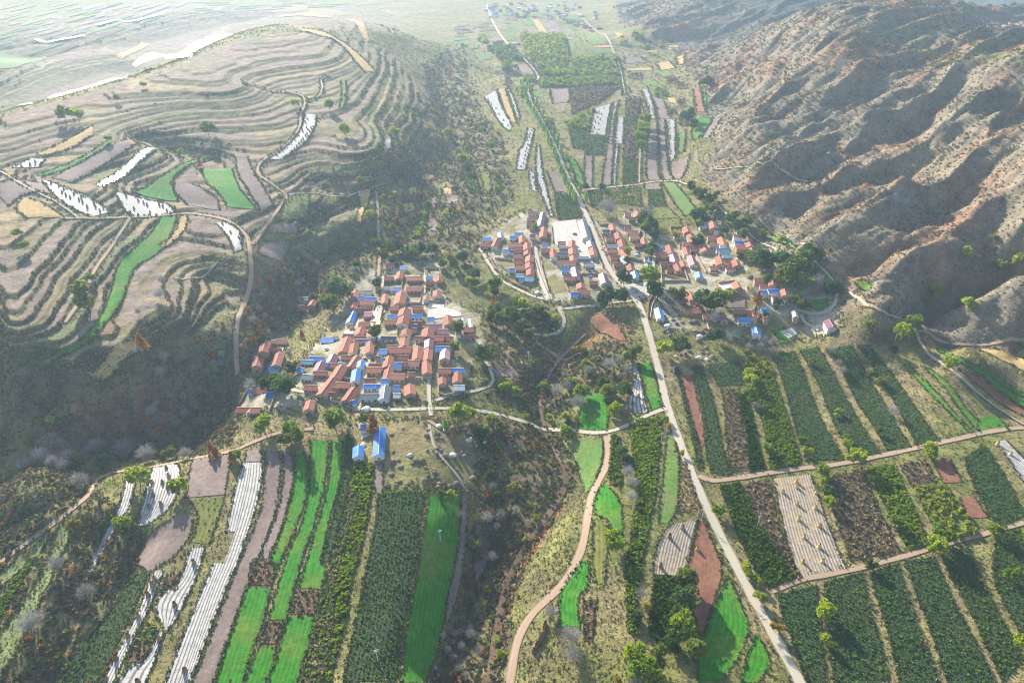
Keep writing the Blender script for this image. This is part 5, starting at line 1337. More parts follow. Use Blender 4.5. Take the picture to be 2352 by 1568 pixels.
SHEETS = {
 (803.9, 591.4): "Sr 372 62 465 58 5;Sb 530 86 598 92 5;Gr 528 138 512 212 6;Sr 363 200 463 203 4;Sr 595 200 765 200 6;Sb 797 190 867 193 4;Gr 932 192 929 240 7;Sr 792 252 890 252 3;Sb 448 308 535 312 5;Sw 355 312 425 312 3;Sr 592 308 755 308 6;Gr 372 378 358 470 5;Gr 540 348 512 468 9;Gr 915 338 912 392 7;Gr 800 392 797 432 5;Gr 60 330 42 405 6;Sk 115 342 235 345 5;Sb 80 400 148 402 4;Sb 150 412 280 415 4;Sr 110 452 270 460 5;Gr 48 460 28 520 6;Sr 65 532 210 535 3;Gb 40 558 -8 672 6;Si 150 572 238 572 6;Sr 420 508 515 508 5;Gr 580 520 552 595 9;Sr 655 508 770 508 5;Sb 390 598 500 600 4;Sb 640 598 765 598 4;Gr 565 605 545 680 9;Sr 362 655 485 655 5;Sr 650 668 755 668 3;Sb 668 700 705 700 3;Sb 808 625 885 622 5;Gr 1022 600 1032 692 7;Sp 792 698 968 694 5;Sr 92 675 210 675 5;Sr -5 698 35 698 5;Gr 120 722 92 795 7;Gr 222 765 222 818 7;Gr 590 740 588 795 7;Sr 650 742 702 742 4;Gr 820 728 808 818 9;Sp 920 748 1030 748 5;Sr 908 798 1030 798 3;Gk 1140 742 1138 802 4;Gw 1185 640 1190 720 2.6;Gw 1260 640 1272 722 2.6;Sr 1187 735 1295 735 5;Sr 1198 808 1308 808 3;Sr 680 825 805 822 4;Sp 48 855 160 855 4;Sb 162 857 220 860 4;Sr 45 826 222 828 3;Sk 322 826 488 826 3;Sr 885 825 990 825 5;Sr 995 828 1085 828 4",
 (803.9, 763.7): "Gr 45 105 28 200 6;Gr 212 85 200 198 6;Gr 572 52 568 132 6.5;Gp 830 64 825 142 6.5;Sr 385 156 643 158 6;Sr 383 133 505 133 2.5;Sb 303 178 395 178 5;Gr 715 138 700 265 7;Gr 825 157 812 272 6;Sb 890 146 1055 143 5;Sr 893 116 1035 114 3;Gi 1000 167 990 262 7;Sr 268 245 328 245 4;Sb 330 265 358 265 4;Gr 408 240 385 348 6.5;Sr 500 240 622 238 4;Sr 195 323 315 325 3;Sr 178 362 335 362 6;Gr 415 342 382 475 6;Sb 455 316 546 314 5;Sr 548 308 600 308 4;Sr 603 292 732 292 6;Gr 798 285 808 412 6.5;Sr 425 432 578 434 6;Sr 612 415 682 415 4;Sr 148 480 278 480 3.5;Sb 145 540 270 540 4;Sb 275 540 320 540 4;Sb 325 484 412 484 4;Gk 370 548 350 685 7;Sk 110 642 300 640 5;Sb 455 556 527 556 4;Sw 455 636 533 636 4;Gr 620 535 632 632 7;Sr 925 375 1062 375 5;Sb 1065 375 1195 373 4;Gr 965 462 968 525 5;Gr 1125 405 1125 505 6.5;Sw 1083 555 1203 550 5;Gb 118 287 105 348 5;Gb 68 378 50 498 6",
 (539.8, 763.7): "Gr 325 80 285 190 7;Sr 420 68 545 66 6;Sw 385 78 415 78 3;Gr 262 200 215 342 7;Sr 357 170 492 168 3;Gr 465 200 420 332 7;Sb 362 338 468 338 6;Sr 195 346 278 346 5;Sb 905 55 1042 54 6;Sw 1020 35 1082 35 4;Gr 1182 38 1125 190 7.5;Gr 1255 105 1225 200 5;Sr 1130 15 1258 15 4;Sb 780 250 945 255 4;St 695 285 825 290 4;Sb 655 363 728 372 4;Gp 1035 218 990 305 6.5;Gp 905 298 860 392 7;Sr 820 402 970 405 4;Sr 1115 238 1225 240 4;Gr 1285 235 1205 350 6;Sb 975 315 1008 318 3;Sr 1010 318 1070 322 4;Sw 1080 310 1165 318 3;Gr 1120 335 1040 462 8;Sk 705 435 820 445 5;Sr 730 548 863 552 5;Gr 1028 468 905 635 8;Sr 1055 520 1210 528 5;Sr 1020 575 1085 580 3;Sr 980 625 1058 630 3;Gr 1255 562 1160 702 7;Sb 1212 715 1262 700 3;Sr 192 588 330 588 5;Sb 332 620 450 622 5;Sb 138 596 188 598 3;Sr 15 783 163 783 5;Sr 167 783 278 785 5;Gr 790 702 765 795 6",
 (539.8, 591.4): "Sk 665 415 770 415 5;Gr 825 440 795 492 6;Sr 665 498 728 498 3",
 (1091, 476.6): "Sp 558 42 672 45 5;Gp 715 45 700 98 5;Sr 545 108 635 108 5;Gp 700 107 680 185 6;Sr 540 160 625 160 4;Sr 568 195 650 195 4;Gr 720 200 712 300 7;Sp 572 282 635 282 4;Sr 600 338 640 338 2.5;Sb 415 264 505 264 4;Sb 365 297 440 297 5;Sb 85 308 172 312 5;Gb 265 258 275 302 5;Sr 60 370 172 378 5;Gr 240 307 200 398 6;Gr 492 287 495 358 6;Sr 345 375 498 375 6;Gr 545 363 548 430 7;Sr 412 435 500 435 4;Gr 555 435 550 482 7;Sb 290 440 356 440 5;Sb 360 445 412 445 3;Sr 405 498 495 498 5;Gr 575 490 570 556 7;Sr 412 558 500 558 5;Gr 572 562 570 622 7;Sr 425 612 525 612 6;Sb 358 634 420 634 4;Gr 580 630 580 695 7;Sw 428 697 518 699 4;Sb 460 733 518 733 4;St 522 731 622 733 5;Sb 698 376 762 376 5;Sr 690 430 782 430 5;Gr 815 428 825 512 6;Sr 865 355 950 355 5;Sw 880 403 975 403 3;Gr 1018 340 1015 405 6;Gr 1022 418 1022 482 7;Sk 862 470 975 472 4;Gr 1028 488 1030 550 6;Sr 857 555 1060 562 5;Gk 1125 125 1175 305 9;Gk 1205 342 1222 402 7;Gr 1232 410 1248 490 7;Sw 1210 500 1270 490 3;Sw 1088 510 1197 515 3;Sb 905 640 985 640 4;Gp 1045 620 1065 715 6.5;Sr 925 725 1055 725 5;Sb 1188 716 1230 716 3;Sr 1197 770 1290 772 4;Gr 1110 785 1115 835 7;Sr 1090 860 1205 872 5;Sb 1000 890 1088 888 4;Sw 1155 600 1255 600 2.5",
 (1366.6, 476.6): "Sr 305 48 375 48 5;Gr 432 28 475 108 6;Sr 350 105 425 105 4;Sr 305 185 380 185 4;Gr 175 172 195 230 6;Sk 75 232 155 232 4;Sr 335 238 455 240 5;Gr 238 253 258 318 7;Sr 115 318 210 318 5;Sr 362 292 462 292 6;Gr 270 320 290 402 7;Gr 510 310 522 378 6;Sr 410 380 495 380 4;Sw 130 393 230 393 4;Sr 125 440 225 440 5;Gr 275 437 330 508 6;Sr 155 505 262 500 4;Sr 165 540 240 540 4;Gk 300 507 330 580 7;Sr 188 582 288 575 4;Gr 365 582 385 650 7;Gb 410 662 430 730 6;Gb 545 590 560 645 5;Sb 520 515 555 515 3;Sb 548 570 590 572 3;Gr 955 197 975 250 7;Sr 825 268 922 268 5;Gr 990 260 1030 350 7;Sr 915 362 1060 362 5;Sr 885 375 912 375 4;Gr 1105 340 1165 445 8;Sb 603 398 707 398 5;Gr 775 390 800 472 7;Sr 635 465 750 465 4;Sr 650 494 765 494 5;Gr 945 413 970 485 6;Sr 1000 428 1075 428 4;Gp 810 485 840 562 7;Gp 1005 497 1040 592 7;Sr 680 572 810 570 4;Gr 915 555 935 612 5;Gr 855 588 885 655 6;Sr 750 640 830 640 4;Gp 80 685 110 780 7;Sb 1097 165 1185 163 4;Gr 1225 138 1250 205 7;Sb 1245 215 1305 215 3;Sr 1175 298 1265 298 5;Sr 1205 372 1320 375 5;Sr 1195 618 1280 612 5;Gb 1085 672 1100 725 6",
 (1470, 608.7): "Si 368 283 450 283 5;Sr 400 345 485 350 5;Gr 505 267 562 352 6;Gr 570 360 612 450 7;Sr 480 465 635 460 5;Sr 610 335 718 335 3;Sr 655 518 752 520 5;Sb 755 522 812 522 4;Gr 850 490 890 562 6;Gb 190 445 220 550 6;Gr 1005 170 1040 230 6;Sr 930 255 1012 250 4;Sb 868 265 928 262 4;Sr 1192 136 1330 136 5;Sr 1250 210 1341 212 4;Sb 1262 266 1341 266 3;Sr 980 463 1108 463 5;Gr 1160 462 1190 540 7;Sb 1027 552 1150 552 5;Sb 1262 455 1341 457 5;Sr 1285 545 1341 545 4;Gb 1210 638 1235 712 6",
 (1642.2, 493.8): "Sr 190 205 275 205 5;Sb 225 178 305 178 4;Gr 325 200 345 252 7;Gr 348 258 375 325 7;Sb 203 270 305 272 4;Sr 215 318 330 318 6;Gr 380 335 402 388 7;Gr 410 394 440 452 7;Sr 240 393 355 395 4;Sb 12 350 115 350 4;St 40 372 155 372 4;St 75 416 185 416 5;Gr 50 435 72 505 8;Sr 95 485 175 485 5;Gr 215 462 240 522 7;Sr 112 548 212 548 4;Gr 65 228 95 305 7;Sk 500 362 570 362 5;Sr 408 660 545 658 5;Gr 600 665 610 725 6;Sb 478 790 548 790 4;Sb 550 775 672 773 5;Gr 725 772 745 835 6;Sr 595 848 730 846 5;Sr 850 577 925 577 4;Gr 960 572 1000 655 6"}
for (ox, oy), txt in SHEETS.items():
    for t_ in txt.split(';'):
        t_ = t_.split(); k = t_[0]; a, b, c, d, W_ = map(float, t_[1:])
        house(k[0], k[1], ox + a * .2192, oy + b * .2192, ox + c * .2192, oy + d * .2192, W_)
for k, c, x1, y1, x2, y2, W_ in [('S', 'b', 828, 975, 842, 974, 5), ('G', 'b', 823, 1022, 822, 1046, 6), ('G', 'b', 873, 980, 869, 1042, 6.5), ('G', 'p', 1904, 733, 1914, 750, 7), ('G', 'w', 1825, 714, 1829, 726, 4)]:
    house(k, c, x1, y1, x2, y2, W_)
# far town: small in the picture
for k in range(78):
    u, v = random.random(), random.random()
    x = 1115 + 225 * u + (30 if v > .6 else 0) * u; y = 4 + 36 * v - 8 * abs(u - .5)
    if k > 62: x, y = 1280 + (k - 62) * 5.2 + random.uniform(-3, 3), 34 + (k - 62) * 2.1 + random.uniform(-3, 3)
    house('S' if random.random() < .6 else 'G', random.choice('rrrwwbk'), x - 4, y, x + 4, y + random.uniform(-.5, .5), random.uniform(7, 11), wall_h=3.6, detail=False)
for k in range(16):
    x, y = random.uniform(2262, 2352), random.uniform(50, 62)
    house('S', random.choice('wwr'), x - 4, y, x + 4, y, 8, detail=False)
for x, y in [(1182, 98), (1188, 97), (1285, 83), (1312, 87), (1070, 66), (1352, 60), (1377, 62)]: house('S', random.choice('wbr'), x - 7, y, x + 7, y, 7, detail=False)
# house labels: village, row counted from the far end, place in the row
HS = [t for t in ITEMS if t[2] is None]; ITEMS[:] = [t for t in ITEMS if t[2] is not None]
for t in HS:
    x, y = t[3], t[4]
    if y < 110: pl = 'in the far hill hamlet' if x > 2000 else 'in the hazy far town'
    elif x < 1088 and y > 590:
        r_ = int((y - 600) / 36); pl = 'in the left village, ' + ['back', 'second', 'third', 'fourth', 'fifth', 'sixth', 'seventh', 'eighth', 'ninth', 'tenth', 'front', 'front', 'front'][min(r_, 12)] + ' row'
    elif x < 1365: r_ = int((y - 480) / 34); pl = 'west of the road, ' + ['back', 'second', 'third', 'fourth', 'fifth', 'sixth', 'front', 'front'][min(r_, 7)] + ' row'
    else: r_ = int((y - 480) / 34); pl = 'east of the road, ' + ['back', 'second', 'third', 'fourth', 'fifth', 'sixth', 'seventh', 'eighth', 'front', 'front'][min(r_, 9)] + ' row'
    ITEMS.append((t[0], t[1], pl, x, y))

# ------------------------------------------------------------------ yard walls and retaining walls
def wall_run(pts, h, th, mt, name, label, cat='wall'):
    P = dens(atp(pts), 3.0); parts = []
    for a, b in zip(P[:-1], P[1:]):
        d = (b - a) / (np.linalg.norm(b - a) + 1e-9); n_ = np.array([-d[1], d[0]]) * th / 2; a2, b2 = a - d * .01, b + d * .01
        za, zb = float(hgt(*a)), float(hgt(*b))
        q = [a2 - n_, b2 - n_, b2 + n_, a2 + n_]; zz = [za, zb, zb, za]
        V = np.array([(*p, z - .6) for p, z in zip(q, zz)] + [(*p, z + h) for p, z in zip(q, zz)])
        parts.append((V, np.array([(0, 3, 2, 1), (4, 5, 6, 7), (0, 1, 5, 4), (1, 2, 6, 5), (2, 3, 7, 6), (3, 0, 4, 7)])))
    V, Fc = join(parts); o = np_obj(name, V, Fc, mt); tag(o, None, cat)
    m_ = np.array(pts).mean(0); ITEMS.append((o, label, place_of(*m_), m_[0], m_[1]))
def Z(ox, oy, *v): return [(ox + v[i] * .2192, oy + v[i + 1] * .2192) for i in range(0, len(v), 2)]
a2, a3, a4, b1, b2, b3, b4 = (803.9, 591.4), (539.8, 763.7), (803.9, 763.7), (1091, 476.6), (1366.6, 476.6), (1470, 608.7), (1642.2, 493.8)
for pts in [Z(*a2, 785, 122, 935, 122, 958, 200, 955, 300), Z(*a2, 785, 122, 790, 180), Z(*a2, 362, 168, 360, 200, 355, 300, 350, 370), Z(*a2, 555, 240, 540, 330), Z(*a2, 470, 60, 520, 62, 515, 120),
            Z(*a2, 765, 300, 735, 490, 600, 495), Z(*a2, 790, 335, 850, 335, 845, 400), Z(*a2, 960, 400, 940, 475, 780, 468), Z(*a2, 280, 490, 355, 492, 320, 660), Z(*a2, 245, 555, 270, 500), Z(*a2, 500, 725, 495, 810),
            Z(*a3, 135, 610, 45, 770), Z(*a3, 450, 620, 365, 835), Z(*a3, 175, 400, 180, 415, 280, 415), Z(*a3, 1100, 480, 1230, 505), Z(*a3, 1060, 700, 1270, 755), Z(*a3, 840, 730, 820, 870), Z(*a3, 660, 670, 720, 700),
            Z(*a4, 580, 490, 750, 490), Z(*a4, 610, 410, 610, 480), Z(*a4, 925, 555, 930, 640, 990, 670, 1205, 625, 1203, 600), Z(*a4, 1060, 130, 1060, 200), Z(*a4, 830, 380, 860, 480, 760, 485), Z(*a4, 0, 500, 100, 540, 100, 380),
            Z(*a4, 430, 480, 440, 545), Z(*b1, 600, 370, 745, 372), Z(*b1, 595, 375, 620, 640, 660, 760), Z(*b1, 690, 580, 700, 640, 770, 890), Z(*b1, 1115, 555, 1290, 548, 1335, 625), Z(*b1, 1115, 555, 1140, 630),
            Z(*b1, 150, 540, 220, 650, 380, 790, 560, 870), Z(*b1, 210, 540, 390, 560), Z(*b1, 800, 200, 815, 370), Z(*b1, 935, 790, 980, 880), Z(*b1, 1120, 705, 1290, 710, 1300, 770), Z(*b1, 855, 470, 855, 560),
            Z(*b2, 785, 215, 910, 215), Z(*b2, 785, 215, 800, 275), Z(*b2, 690, 700, 980, 785, 870, 490), Z(*b2, 690, 590, 700, 800), Z(*b2, 320, 735, 570, 725), Z(*b2, 45, 190, 140, 185), Z(*b2, 50, 260, 100, 400, 160, 560, 240, 740),
            Z(*b2, 1050, 490, 1160, 690), Z(*b2, 700, 780, 980, 775), Z(*b2, 1240, 590, 1200, 700, 1290, 710), Z(*b2, 240, 190, 310, 200), Z(*b2, 160, 430, 170, 500), Z(*b2, 470, 240, 460, 300),
            Z(*b3, 820, 200, 990, 175), Z(*b3, 800, 215, 850, 270, 905, 320, 1080, 280), Z(*b3, 340, 290, 380, 400, 450, 460, 480, 530), Z(*b3, 610, 370, 690, 490, 770, 510), Z(*b3, 690, 590, 720, 690, 740, 670), Z(*b3, 80, 560, 85, 420, 125, 320),
            Z(*b3, 1100, 480, 1110, 560), Z(*b3, 340, 170, 510, 175), Z(*b4, 610, 660, 700, 770), Z(*b4, 405, 660, 470, 770), Z(*b4, 20, 740, 60, 800, 160, 850, 290, 810), Z(*b4, 850, 580, 880, 680, 980, 690, 1045, 680)]:
    wall_run(pts, 1.9, 0.36, WALL[random.choice(['brick', 'mud', 'brick'])], 'courtyard_wall', 'brick courtyard wall')
wall_run([(1226, 592), (1238, 630), (1250, 660), (1262, 690)], 2.2, 0.5, WALL['plaster'], 'retaining_wall', 'pale concrete retaining wall')
wall_run([(1510, 680), (1498, 700), (1493, 730)], 1.0, 0.4, WALL['plaster'], 'retaining_wall', 'low curved concrete wall')
wall_run([(1430, 722), (1500, 722)], 0.05, 0.3, WALL['mud'], 'kerb', 'low yard kerb') if False else None

# ------------------------------------------------------------------ haystacks, corn shocks
HAY = plain('old_hay', (0.13, 0.105, 0.085), (0.24, 0.19, 0.14), 0.95, 0.05, 1.2, 0.8); HAYG = plain('golden_straw', (0.50, 0.34, 0.12), (0.68, 0.50, 0.22), 0.95, 0.05, 2.0, 0.8)
TARP = plain('pale_tarpaulin', (0.50, 0.54, 0.56), (0.68, 0.70, 0.70), 0.5, 0.4, 1.0, 0.3); SHOCKD = plain('brown_stalks', (0.24, 0.15, 0.08), (0.42, 0.29, 0.14), 0.95, 0.05, 3.0, 0.9)
def dome(seed, sx=1.0, sy=1.0, h=0.8, k=18, m=9):
    r = np.random.default_rng(seed); V = []
    for i in range(m + 1):
        t = i / m; z = h * math.sin(t * math.pi / 2); rr = math.cos(t * math.pi / 2) ** 0.75 if i < m else 0.02
        if i == 0: rr = 0.93; z = -0.1
        for j in range(k):
            an = j / k * 6.2832; q = rr * (1 + 0.10 * math.sin(3 * an + seed) + r.normal(0, .035))
            V.append((sx * q * math.cos(an), sy * q * math.sin(an), z * (1 + r.normal(0, .03))))
    F_ = [(i * k + j, i * k + (j + 1) % k, (i + 1) * k + (j + 1) % k, (i + 1) * k + j) for i in range(m) for j in range(k)]
    return np.array(V), np.array(F_)
HM = {}
for s in range(4):
    for c, m_ in (('k', HAY), ('g', HAYG), ('t', TARP)): HM[c, s] = np_mesh('haystack', *dome(s, 1, 0.85 + .1 * s), m_, smooth_=True)
def put_mesh(name, me, px, py, size, what, cat, hmul=1.0, xy=None, z_off=0.0):
    x, y = (float(v[0]) for v in at(px, py)) if xy is None else xy
    o = link(bpy.data.objects.new(name, me)); o.location = (x, y, float(hgt(x, y)) + z_off); o.rotation_euler = (0, 0, random.uniform(0, 6.28))
    o.scale = (size * random.uniform(.9, 1.1), size * random.uniform(.9, 1.1), size * hmul * random.uniform(.85, 1.15)); tag(o, None, cat)
    if xy is not None: px, py = project(x, y, o.location.z); px, py = float(px), float(py)
    ITEMS.append((o, what, place_of(px, py), px, py)); return o
def T12(zx, zy): return 588 + zx / 4, 784 + zy / 4
def T21(zx, zy): return 1176 + zx / 4, 392 + zy / 4
def T22(zx, zy): return 1176 + zx / 4, 784 + zy / 4
HAYS = [(T12, z) for z in [(1680,760,26,'t'),(1735,770,24,'t'),(1810,775,26,'k'),(1860,805,22,'k'),(1920,800,24,'k'),(1945,835,26,'k'),(1965,885,28,'t'),(1665,835,22,'k'),(1665,875,20,'k'),(1705,875,18,'k'),(1730,803,16,'t'),
  (1970,948,26,'k'),(1985,975,22,'k'),(2030,950,20,'k'),(1665,970,22,'k'),(1695,990,24,'k'),(1655,1015,20,'k'),(1735,1025,30,'k'),(1808,1025,26,'t'),(1862,1028,22,'k'),(1915,1035,22,'k'),(1950,1010,28,'k'),(1890,1005,14,'k'),
  (1570,845,26,'k'),(1580,800,18,'k'),(1245,840,20,'k'),(1260,1000,18,'k'),(1415,1030,22,'t'),(1470,1075,30,'k'),(1520,1075,30,'k'),(1265,1085,20,'k'),(1250,1120,20,'k'),(1330,1135,22,'k'),(1312,1080,16,'k'),(1245,1205,22,'k'),
  (1560,1145,20,'k'),(1635,1165,24,'k'),(1640,1190,24,'k'),(1575,1185,16,'k'),(1580,1220,20,'k'),(1555,1255,24,'k'),(1630,1245,16,'k'),(1670,1245,18,'k'),(1668,1320,26,'k'),(1680,1290,26,'k'),(1725,1290,18,'k'),(1775,1310,18,'k'),
  (1838,1285,26,'k'),(1205,1310,26,'k'),(1322,1275,18,'k'),(1395,1300,14,'k'),(1365,1325,18,'k'),(1480,1300,18,'k'),(1995,1090,28,'k'),(1985,1235,26,'k'),(1915,1295,18,'k'),(1575,990,16,'k'),(1845,1168,14,'k'),(1780,1110,16,'k'),(1710,1085,14,'k'),(1015,600,36,'t'),(985,930,24,'t'),(1350,790,14,'k'),(1440,1110,16,'k')]]
HAYS += [(T21, z) for z in [(1440,1440,20,'k'),(1470,1435,18,'g'),(1435,1475,22,'k'),(1430,1410,30,'t'),(1450,1500,20,'k'),(1520,1530,18,'t'),(1480,1540,16,'k'),(1680,1370,26,'k'),(1640,1380,20,'k'),(1725,1505,26,'t'),(1760,1515,20,'k'),(1710,1540,24,'k'),
  (1690,1460,26,'k'),(1740,1465,28,'k'),(1780,1440,18,'k'),(1780,1510,18,'k'),(1560,1380,20,'k'),(1510,1390,20,'k'),(1480,1360,18,'k'),(1400,1460,20,'k'),(1820,1480,16,'k'),(1150,760,22,'t'),(1170,810,26,'k'),(1130,810,22,'k'),(2185,960,30,'k'),(235,1110,26,'t'),(1160,745,16,'k'),(1195,1330,8,'k')]]
HAYS += [(T22, z) for z in [(1480,15,18,'k'),(1520,20,18,'k'),(1495,50,18,'k'),(1550,110,14,'k'),(1590,100,18,'k'),(1630,75,20,'k'),(1740,65,18,'k'),(1745,90,18,'k'),(1800,95,20,'k'),(1840,125,26,'k'),(1720,135,24,'t'),(1505,130,16,'t'),(1790,155,16,'t'),(85,185,18,'t'),(50,215,8,'k'),(1785,45,20,'k')]]
for f_, (zx, zy, d_, c) in HAYS:
    px, py = f_(zx, zy + d_ * .8); x, y = at(px, py); dist = math.hypot(float(x[0]), float(y[0]), 270)
    put_mesh('haystack', HM[c, random.randrange(4)], px, py, d_ / 4 * 2.0 * dist / FPX / 2 * 1.1, {'k': 'round grey brown haystack', 'g': 'round golden haystack', 't': 'haystack under pale tarpaulin'}[c], 'haystack', 0.95)
def shock(seed):
    r = np.random.default_rng(seed); n = 90; an = r.uniform(0, 6.283, n); parts = []
    b_ = np.stack([0.75 * np.cos(an), 0.75 * np.sin(an), np.zeros(n) - .05], 1) * r.uniform(.3, 1.1, (n, 1)); k = r.uniform(.1, .45, n)
    t_ = np.stack([k * np.cos(an), k * np.sin(an), r.uniform(1.3, 2.0, n)], 1)
    s_ = np.stack([-np.sin(an), np.cos(an), np.zeros(n)], 1) * r.uniform(.06, .16, (n, 1))
    V = np.stack([b_ - s_, b_ + s_, t_ + s_ * 1.6, t_ - s_ * 1.6], 1).reshape(-1, 3)
    V2, F2 = dome(seed, .7, .7, 1.35, 10, 5)
    return join([(V, np.arange(4 * n).reshape(n, 4)), (V2, F2)])
SH = {(c, s): np_mesh('corn_shock', *shock(s), m_) for s in range(3) for c, m_ in (('d', SHOCKD), ('g', HAYG))}
def shocks(c, size, pts, what=None):
    for x, y in pts: put_mesh('corn_shock', SH[c, random.randrange(3)], x, y, size, what or {'d': 'brown upright corn shock', 'g': 'golden corn shock casting long shadow'}[c], 'corn shock')
def rowp(x1, y1, x2, y2, n, j=1.0): return [(x1 + (x2 - x1) * i / (n - 1) + random.uniform(-j, j), y1 + (y2 - y1) * i / (n - 1) + random.uniform(-j, j)) for i in range(n)]
shocks('g', 1.5, [(1829,1108),(1829,1120),(1798,1132),(1874,1134),(1831,1159),(1873,1168),(1834,1194),(1882,1210),(1847,1236),(1881,1257),(1844,1292),(1889,1291),(1602,1262),(2290,1022),(2320,1045),(2226,820),(2243,834),(2270,836),(2345,858)])
shocks('d', 1.5, [(1538,1235),(1568,1215),(1517,1302),(1607,1180),(779-0,0)][:4] + [(383,1077),(388,1095),(350,1109),(374,1110),(386,1121),(352,1140),(371,1160),(343,1165),(446,1294),(402,1390),(367,1470),(356,1331),(351,1345),(341,1368),(318,1416),(295,1462),(268,1514),(425,1540),(318,1568),(245,1560)])
shocks('d', 1.5, [(1459,868),(1452,885),(1450,905),(1466,912),(1453,930),(1450,945)])
shocks('d', 1.4, [(118,424),(136,428),(147,437),(143,443),(152,450),(170,447),(162,455),(187,454),(182,460),(190,465),(216,467),(201,477),(220,476),(237,474),(230,486),(249,484),(290,452),(318,462),(330,467),(338,472),(366,471),(374,475),(384,486),(392,492),(402,478),(308,480),(300,490),(318,495),(345,490),(360,497),(511,515),(543,523),(530,535),(552,540),(549,548)])
shocks('d', 1.5, rowp(618,362,645,340,5) + rowp(648,345,705,295,7) + [(708,300),(702,283),(706,275)] + rowp(672,350,745,262,16, 1.5) + [(50,384),(70,380),(82,374)])
shocks('d', 1.5, rowp(1374,258,1360,305,5,3) + rowp(1386,252,1372,310,6,3) + rowp(1417,235,1402,332,14,1.5) + rowp(1476,208,1504,272,11,3) + rowp(1536,278,1540,378,15,2) + rowp(1220,300,1198,385,11,2) + rowp(1120,228,1165,290,6,2) + rowp(1220,395,1230,435,4) + [(1126,411),(1128,422),(1128,437),(1608,372),(1613,378),(1641,372)] + rowp(1528,180,1538,200,4))
shocks('d', 1.3, [(T12(x, y)) for x, y in [(1760,810),(1765,830),(1790,830),(1795,850),(1810,840),(1820,860),(1830,850),(1825,880),(1840,880),(1850,860),(1855,890),(1870,870),(1880,890),(1800,870),(1845,840),(1885,860)]], 'brown corn shock on the threshing floor')
shocks('d', 1.4, [(1176+x/4, 1176+y/4) for x, y in [(305,1030),(300,1055),(295,1100),(280,1135),(262,1165),(250,1190),(235,1215),(222,1245),(200,1280)]], 'dark bundle in a slanting row')
shocks('g', 1.2, [(1392,722),(1402,724),(1409,729),(1418,740),(1424,746)])

# ------------------------------------------------------------------ poles, lamps, wires, cars
PALE = plain('concrete_pole', (0.55, 0.54, 0.52), (0.66, 0.65, 0.63), 0.8); STEEL = plain('galvanised_steel', (0.45, 0.47, 0.5), None, 0.4, 0.5)
def power_pole(px, py, h=9.0, rz=0.3):
    x, y = (float(v[0]) for v in at(px, py)); z = float(hgt(x, y))
    e = link(bpy.data.objects.new('power_pole', None)); e.location = (x, y, z); e.rotation_euler = (0, 0, rz)
    V, Fc = tube_seg((0, 0, -.5), (0, 0, h), .20, .13, 8); np_obj('shaft', V, Fc, PALE, parent=e)
    V, Fc = join([boxv(-1.1, 1.1, -.08, .08, h - .9, h - .74), boxv(-.75, .75, -.07, .07, h - 1.75, h - 1.62)]); arm = np_obj('crossarm', V, Fc, STEEL, parent=e)
    for xx in (-1, 0, 1):
        V, Fc = tube_seg((xx, 0, h - .74 + (.7 if xx == 0 else 0)), (xx, 0, h - .35 + (.7 if xx == 0 else 0)), .09, .05, 6); np_obj('insulator', V, Fc, FRM, parent=arm)
    tag(e, None, 'utility pole'); ITEMS.append((e, 'concrete power pole with crossarm', place_of(px, py), px, py)); return (x, y, z + h - .5, rz)
def wires(a, b, label):
    for k in (-1, 0, 1):
        p = np.array(a[:3]) + [math.cos(a[3]) * k, math.sin(a[3]) * k, .45 if k == 0 else 0]; q = np.array(b[:3]) + [math.cos(b[3]) * k, math.sin(b[3]) * k, .45 if k == 0 else 0]
        L = np.linalg.norm(q - p); pts = [p + (q - p) * t - [0, 0, 4 * L * .012 * t * (1 - t)] for t in np.linspace(0, 1, 13)]
        V, Fc = join([tube_seg(u, v, .013, .013, 3) for u, v in zip(pts[:-1], pts[1:])]); o = np_obj('power_line', V, Fc, STEEL); tag(o, None, 'power line')
        m_ = (p + q) / 2; mx, my = project(*m_); ITEMS.append((o, 'thin pale power line', label, float(mx), float(my)))
pa = power_pole(868, 1519, 9); pb = power_pole(1012, 1243, 9); pc = power_pole(1114, 1038, 9); pd_ = power_pole(1214, 830, 9); pe = power_pole(1310, 700, 9)
for a_, b_, l_ in ((pa, pb, 'over the dark crop field'), (pb, pc, 'over the long wheat field'), (pc, pd_, 'over the gully'), (pd_, pe, 'towards the upper village')): wires(a_, b_, l_)
pf = power_pole(1518, 1018, 9); pg = power_pole(1545, 864, 8); wires(pf, pg, 'beside the main road')
for x, y in [(1700, 1364), (1606, 972), (1566, 978), (1612, 1190), (1740, 1205), (1258, 742), (1302, 690), (1348, 640), (1432, 700), (1462, 712), (1302, 540), (1120, 742), (2056, 780), (1072, 700)]: power_pole(x, y, 7.5, random.uniform(-.4, .8))
def street_lamp(px, py):
    x, y = (float(v[0]) for v in at(px, py)); e = link(bpy.data.objects.new('street_lamp', None)); e.location = (x, y, float(hgt(x, y))); e.rotation_euler = (0, 0, random.uniform(0, 6))
    V, Fc = tube_seg((0, 0, -.3), (0, 0, 6), .10, .07, 8); np_obj('pole', V, Fc, PALE, parent=e)
    V, Fc = join([tube_seg((0, 0, 5.8), (1.3, 0, 6.3), .05, .05), boxv(1.1, 1.8, -.14, .14, 6.25, 6.38)]); np_obj('lamp_head', V, Fc, FRM, parent=e)
    V, Fc = boxv(-.6, .6, -.4, .4, 6.5, 6.56); np_obj('solar_panel', V, Fc, ROOF['k'], parent=e)
    tag(e, None, 'street lamp'); ITEMS.append((e, 'white solar street lamp', place_of(px, py), px, py))
for x, y in [(763, 932), (1880, 738), (1815, 662), (1480, 672), (1890, 672), (1718, 706), (1850, 610), (1300, 655), (897, 955), (988, 718), (748, 770), (1064, 715), (1912, 738)]: street_lamp(x, y)
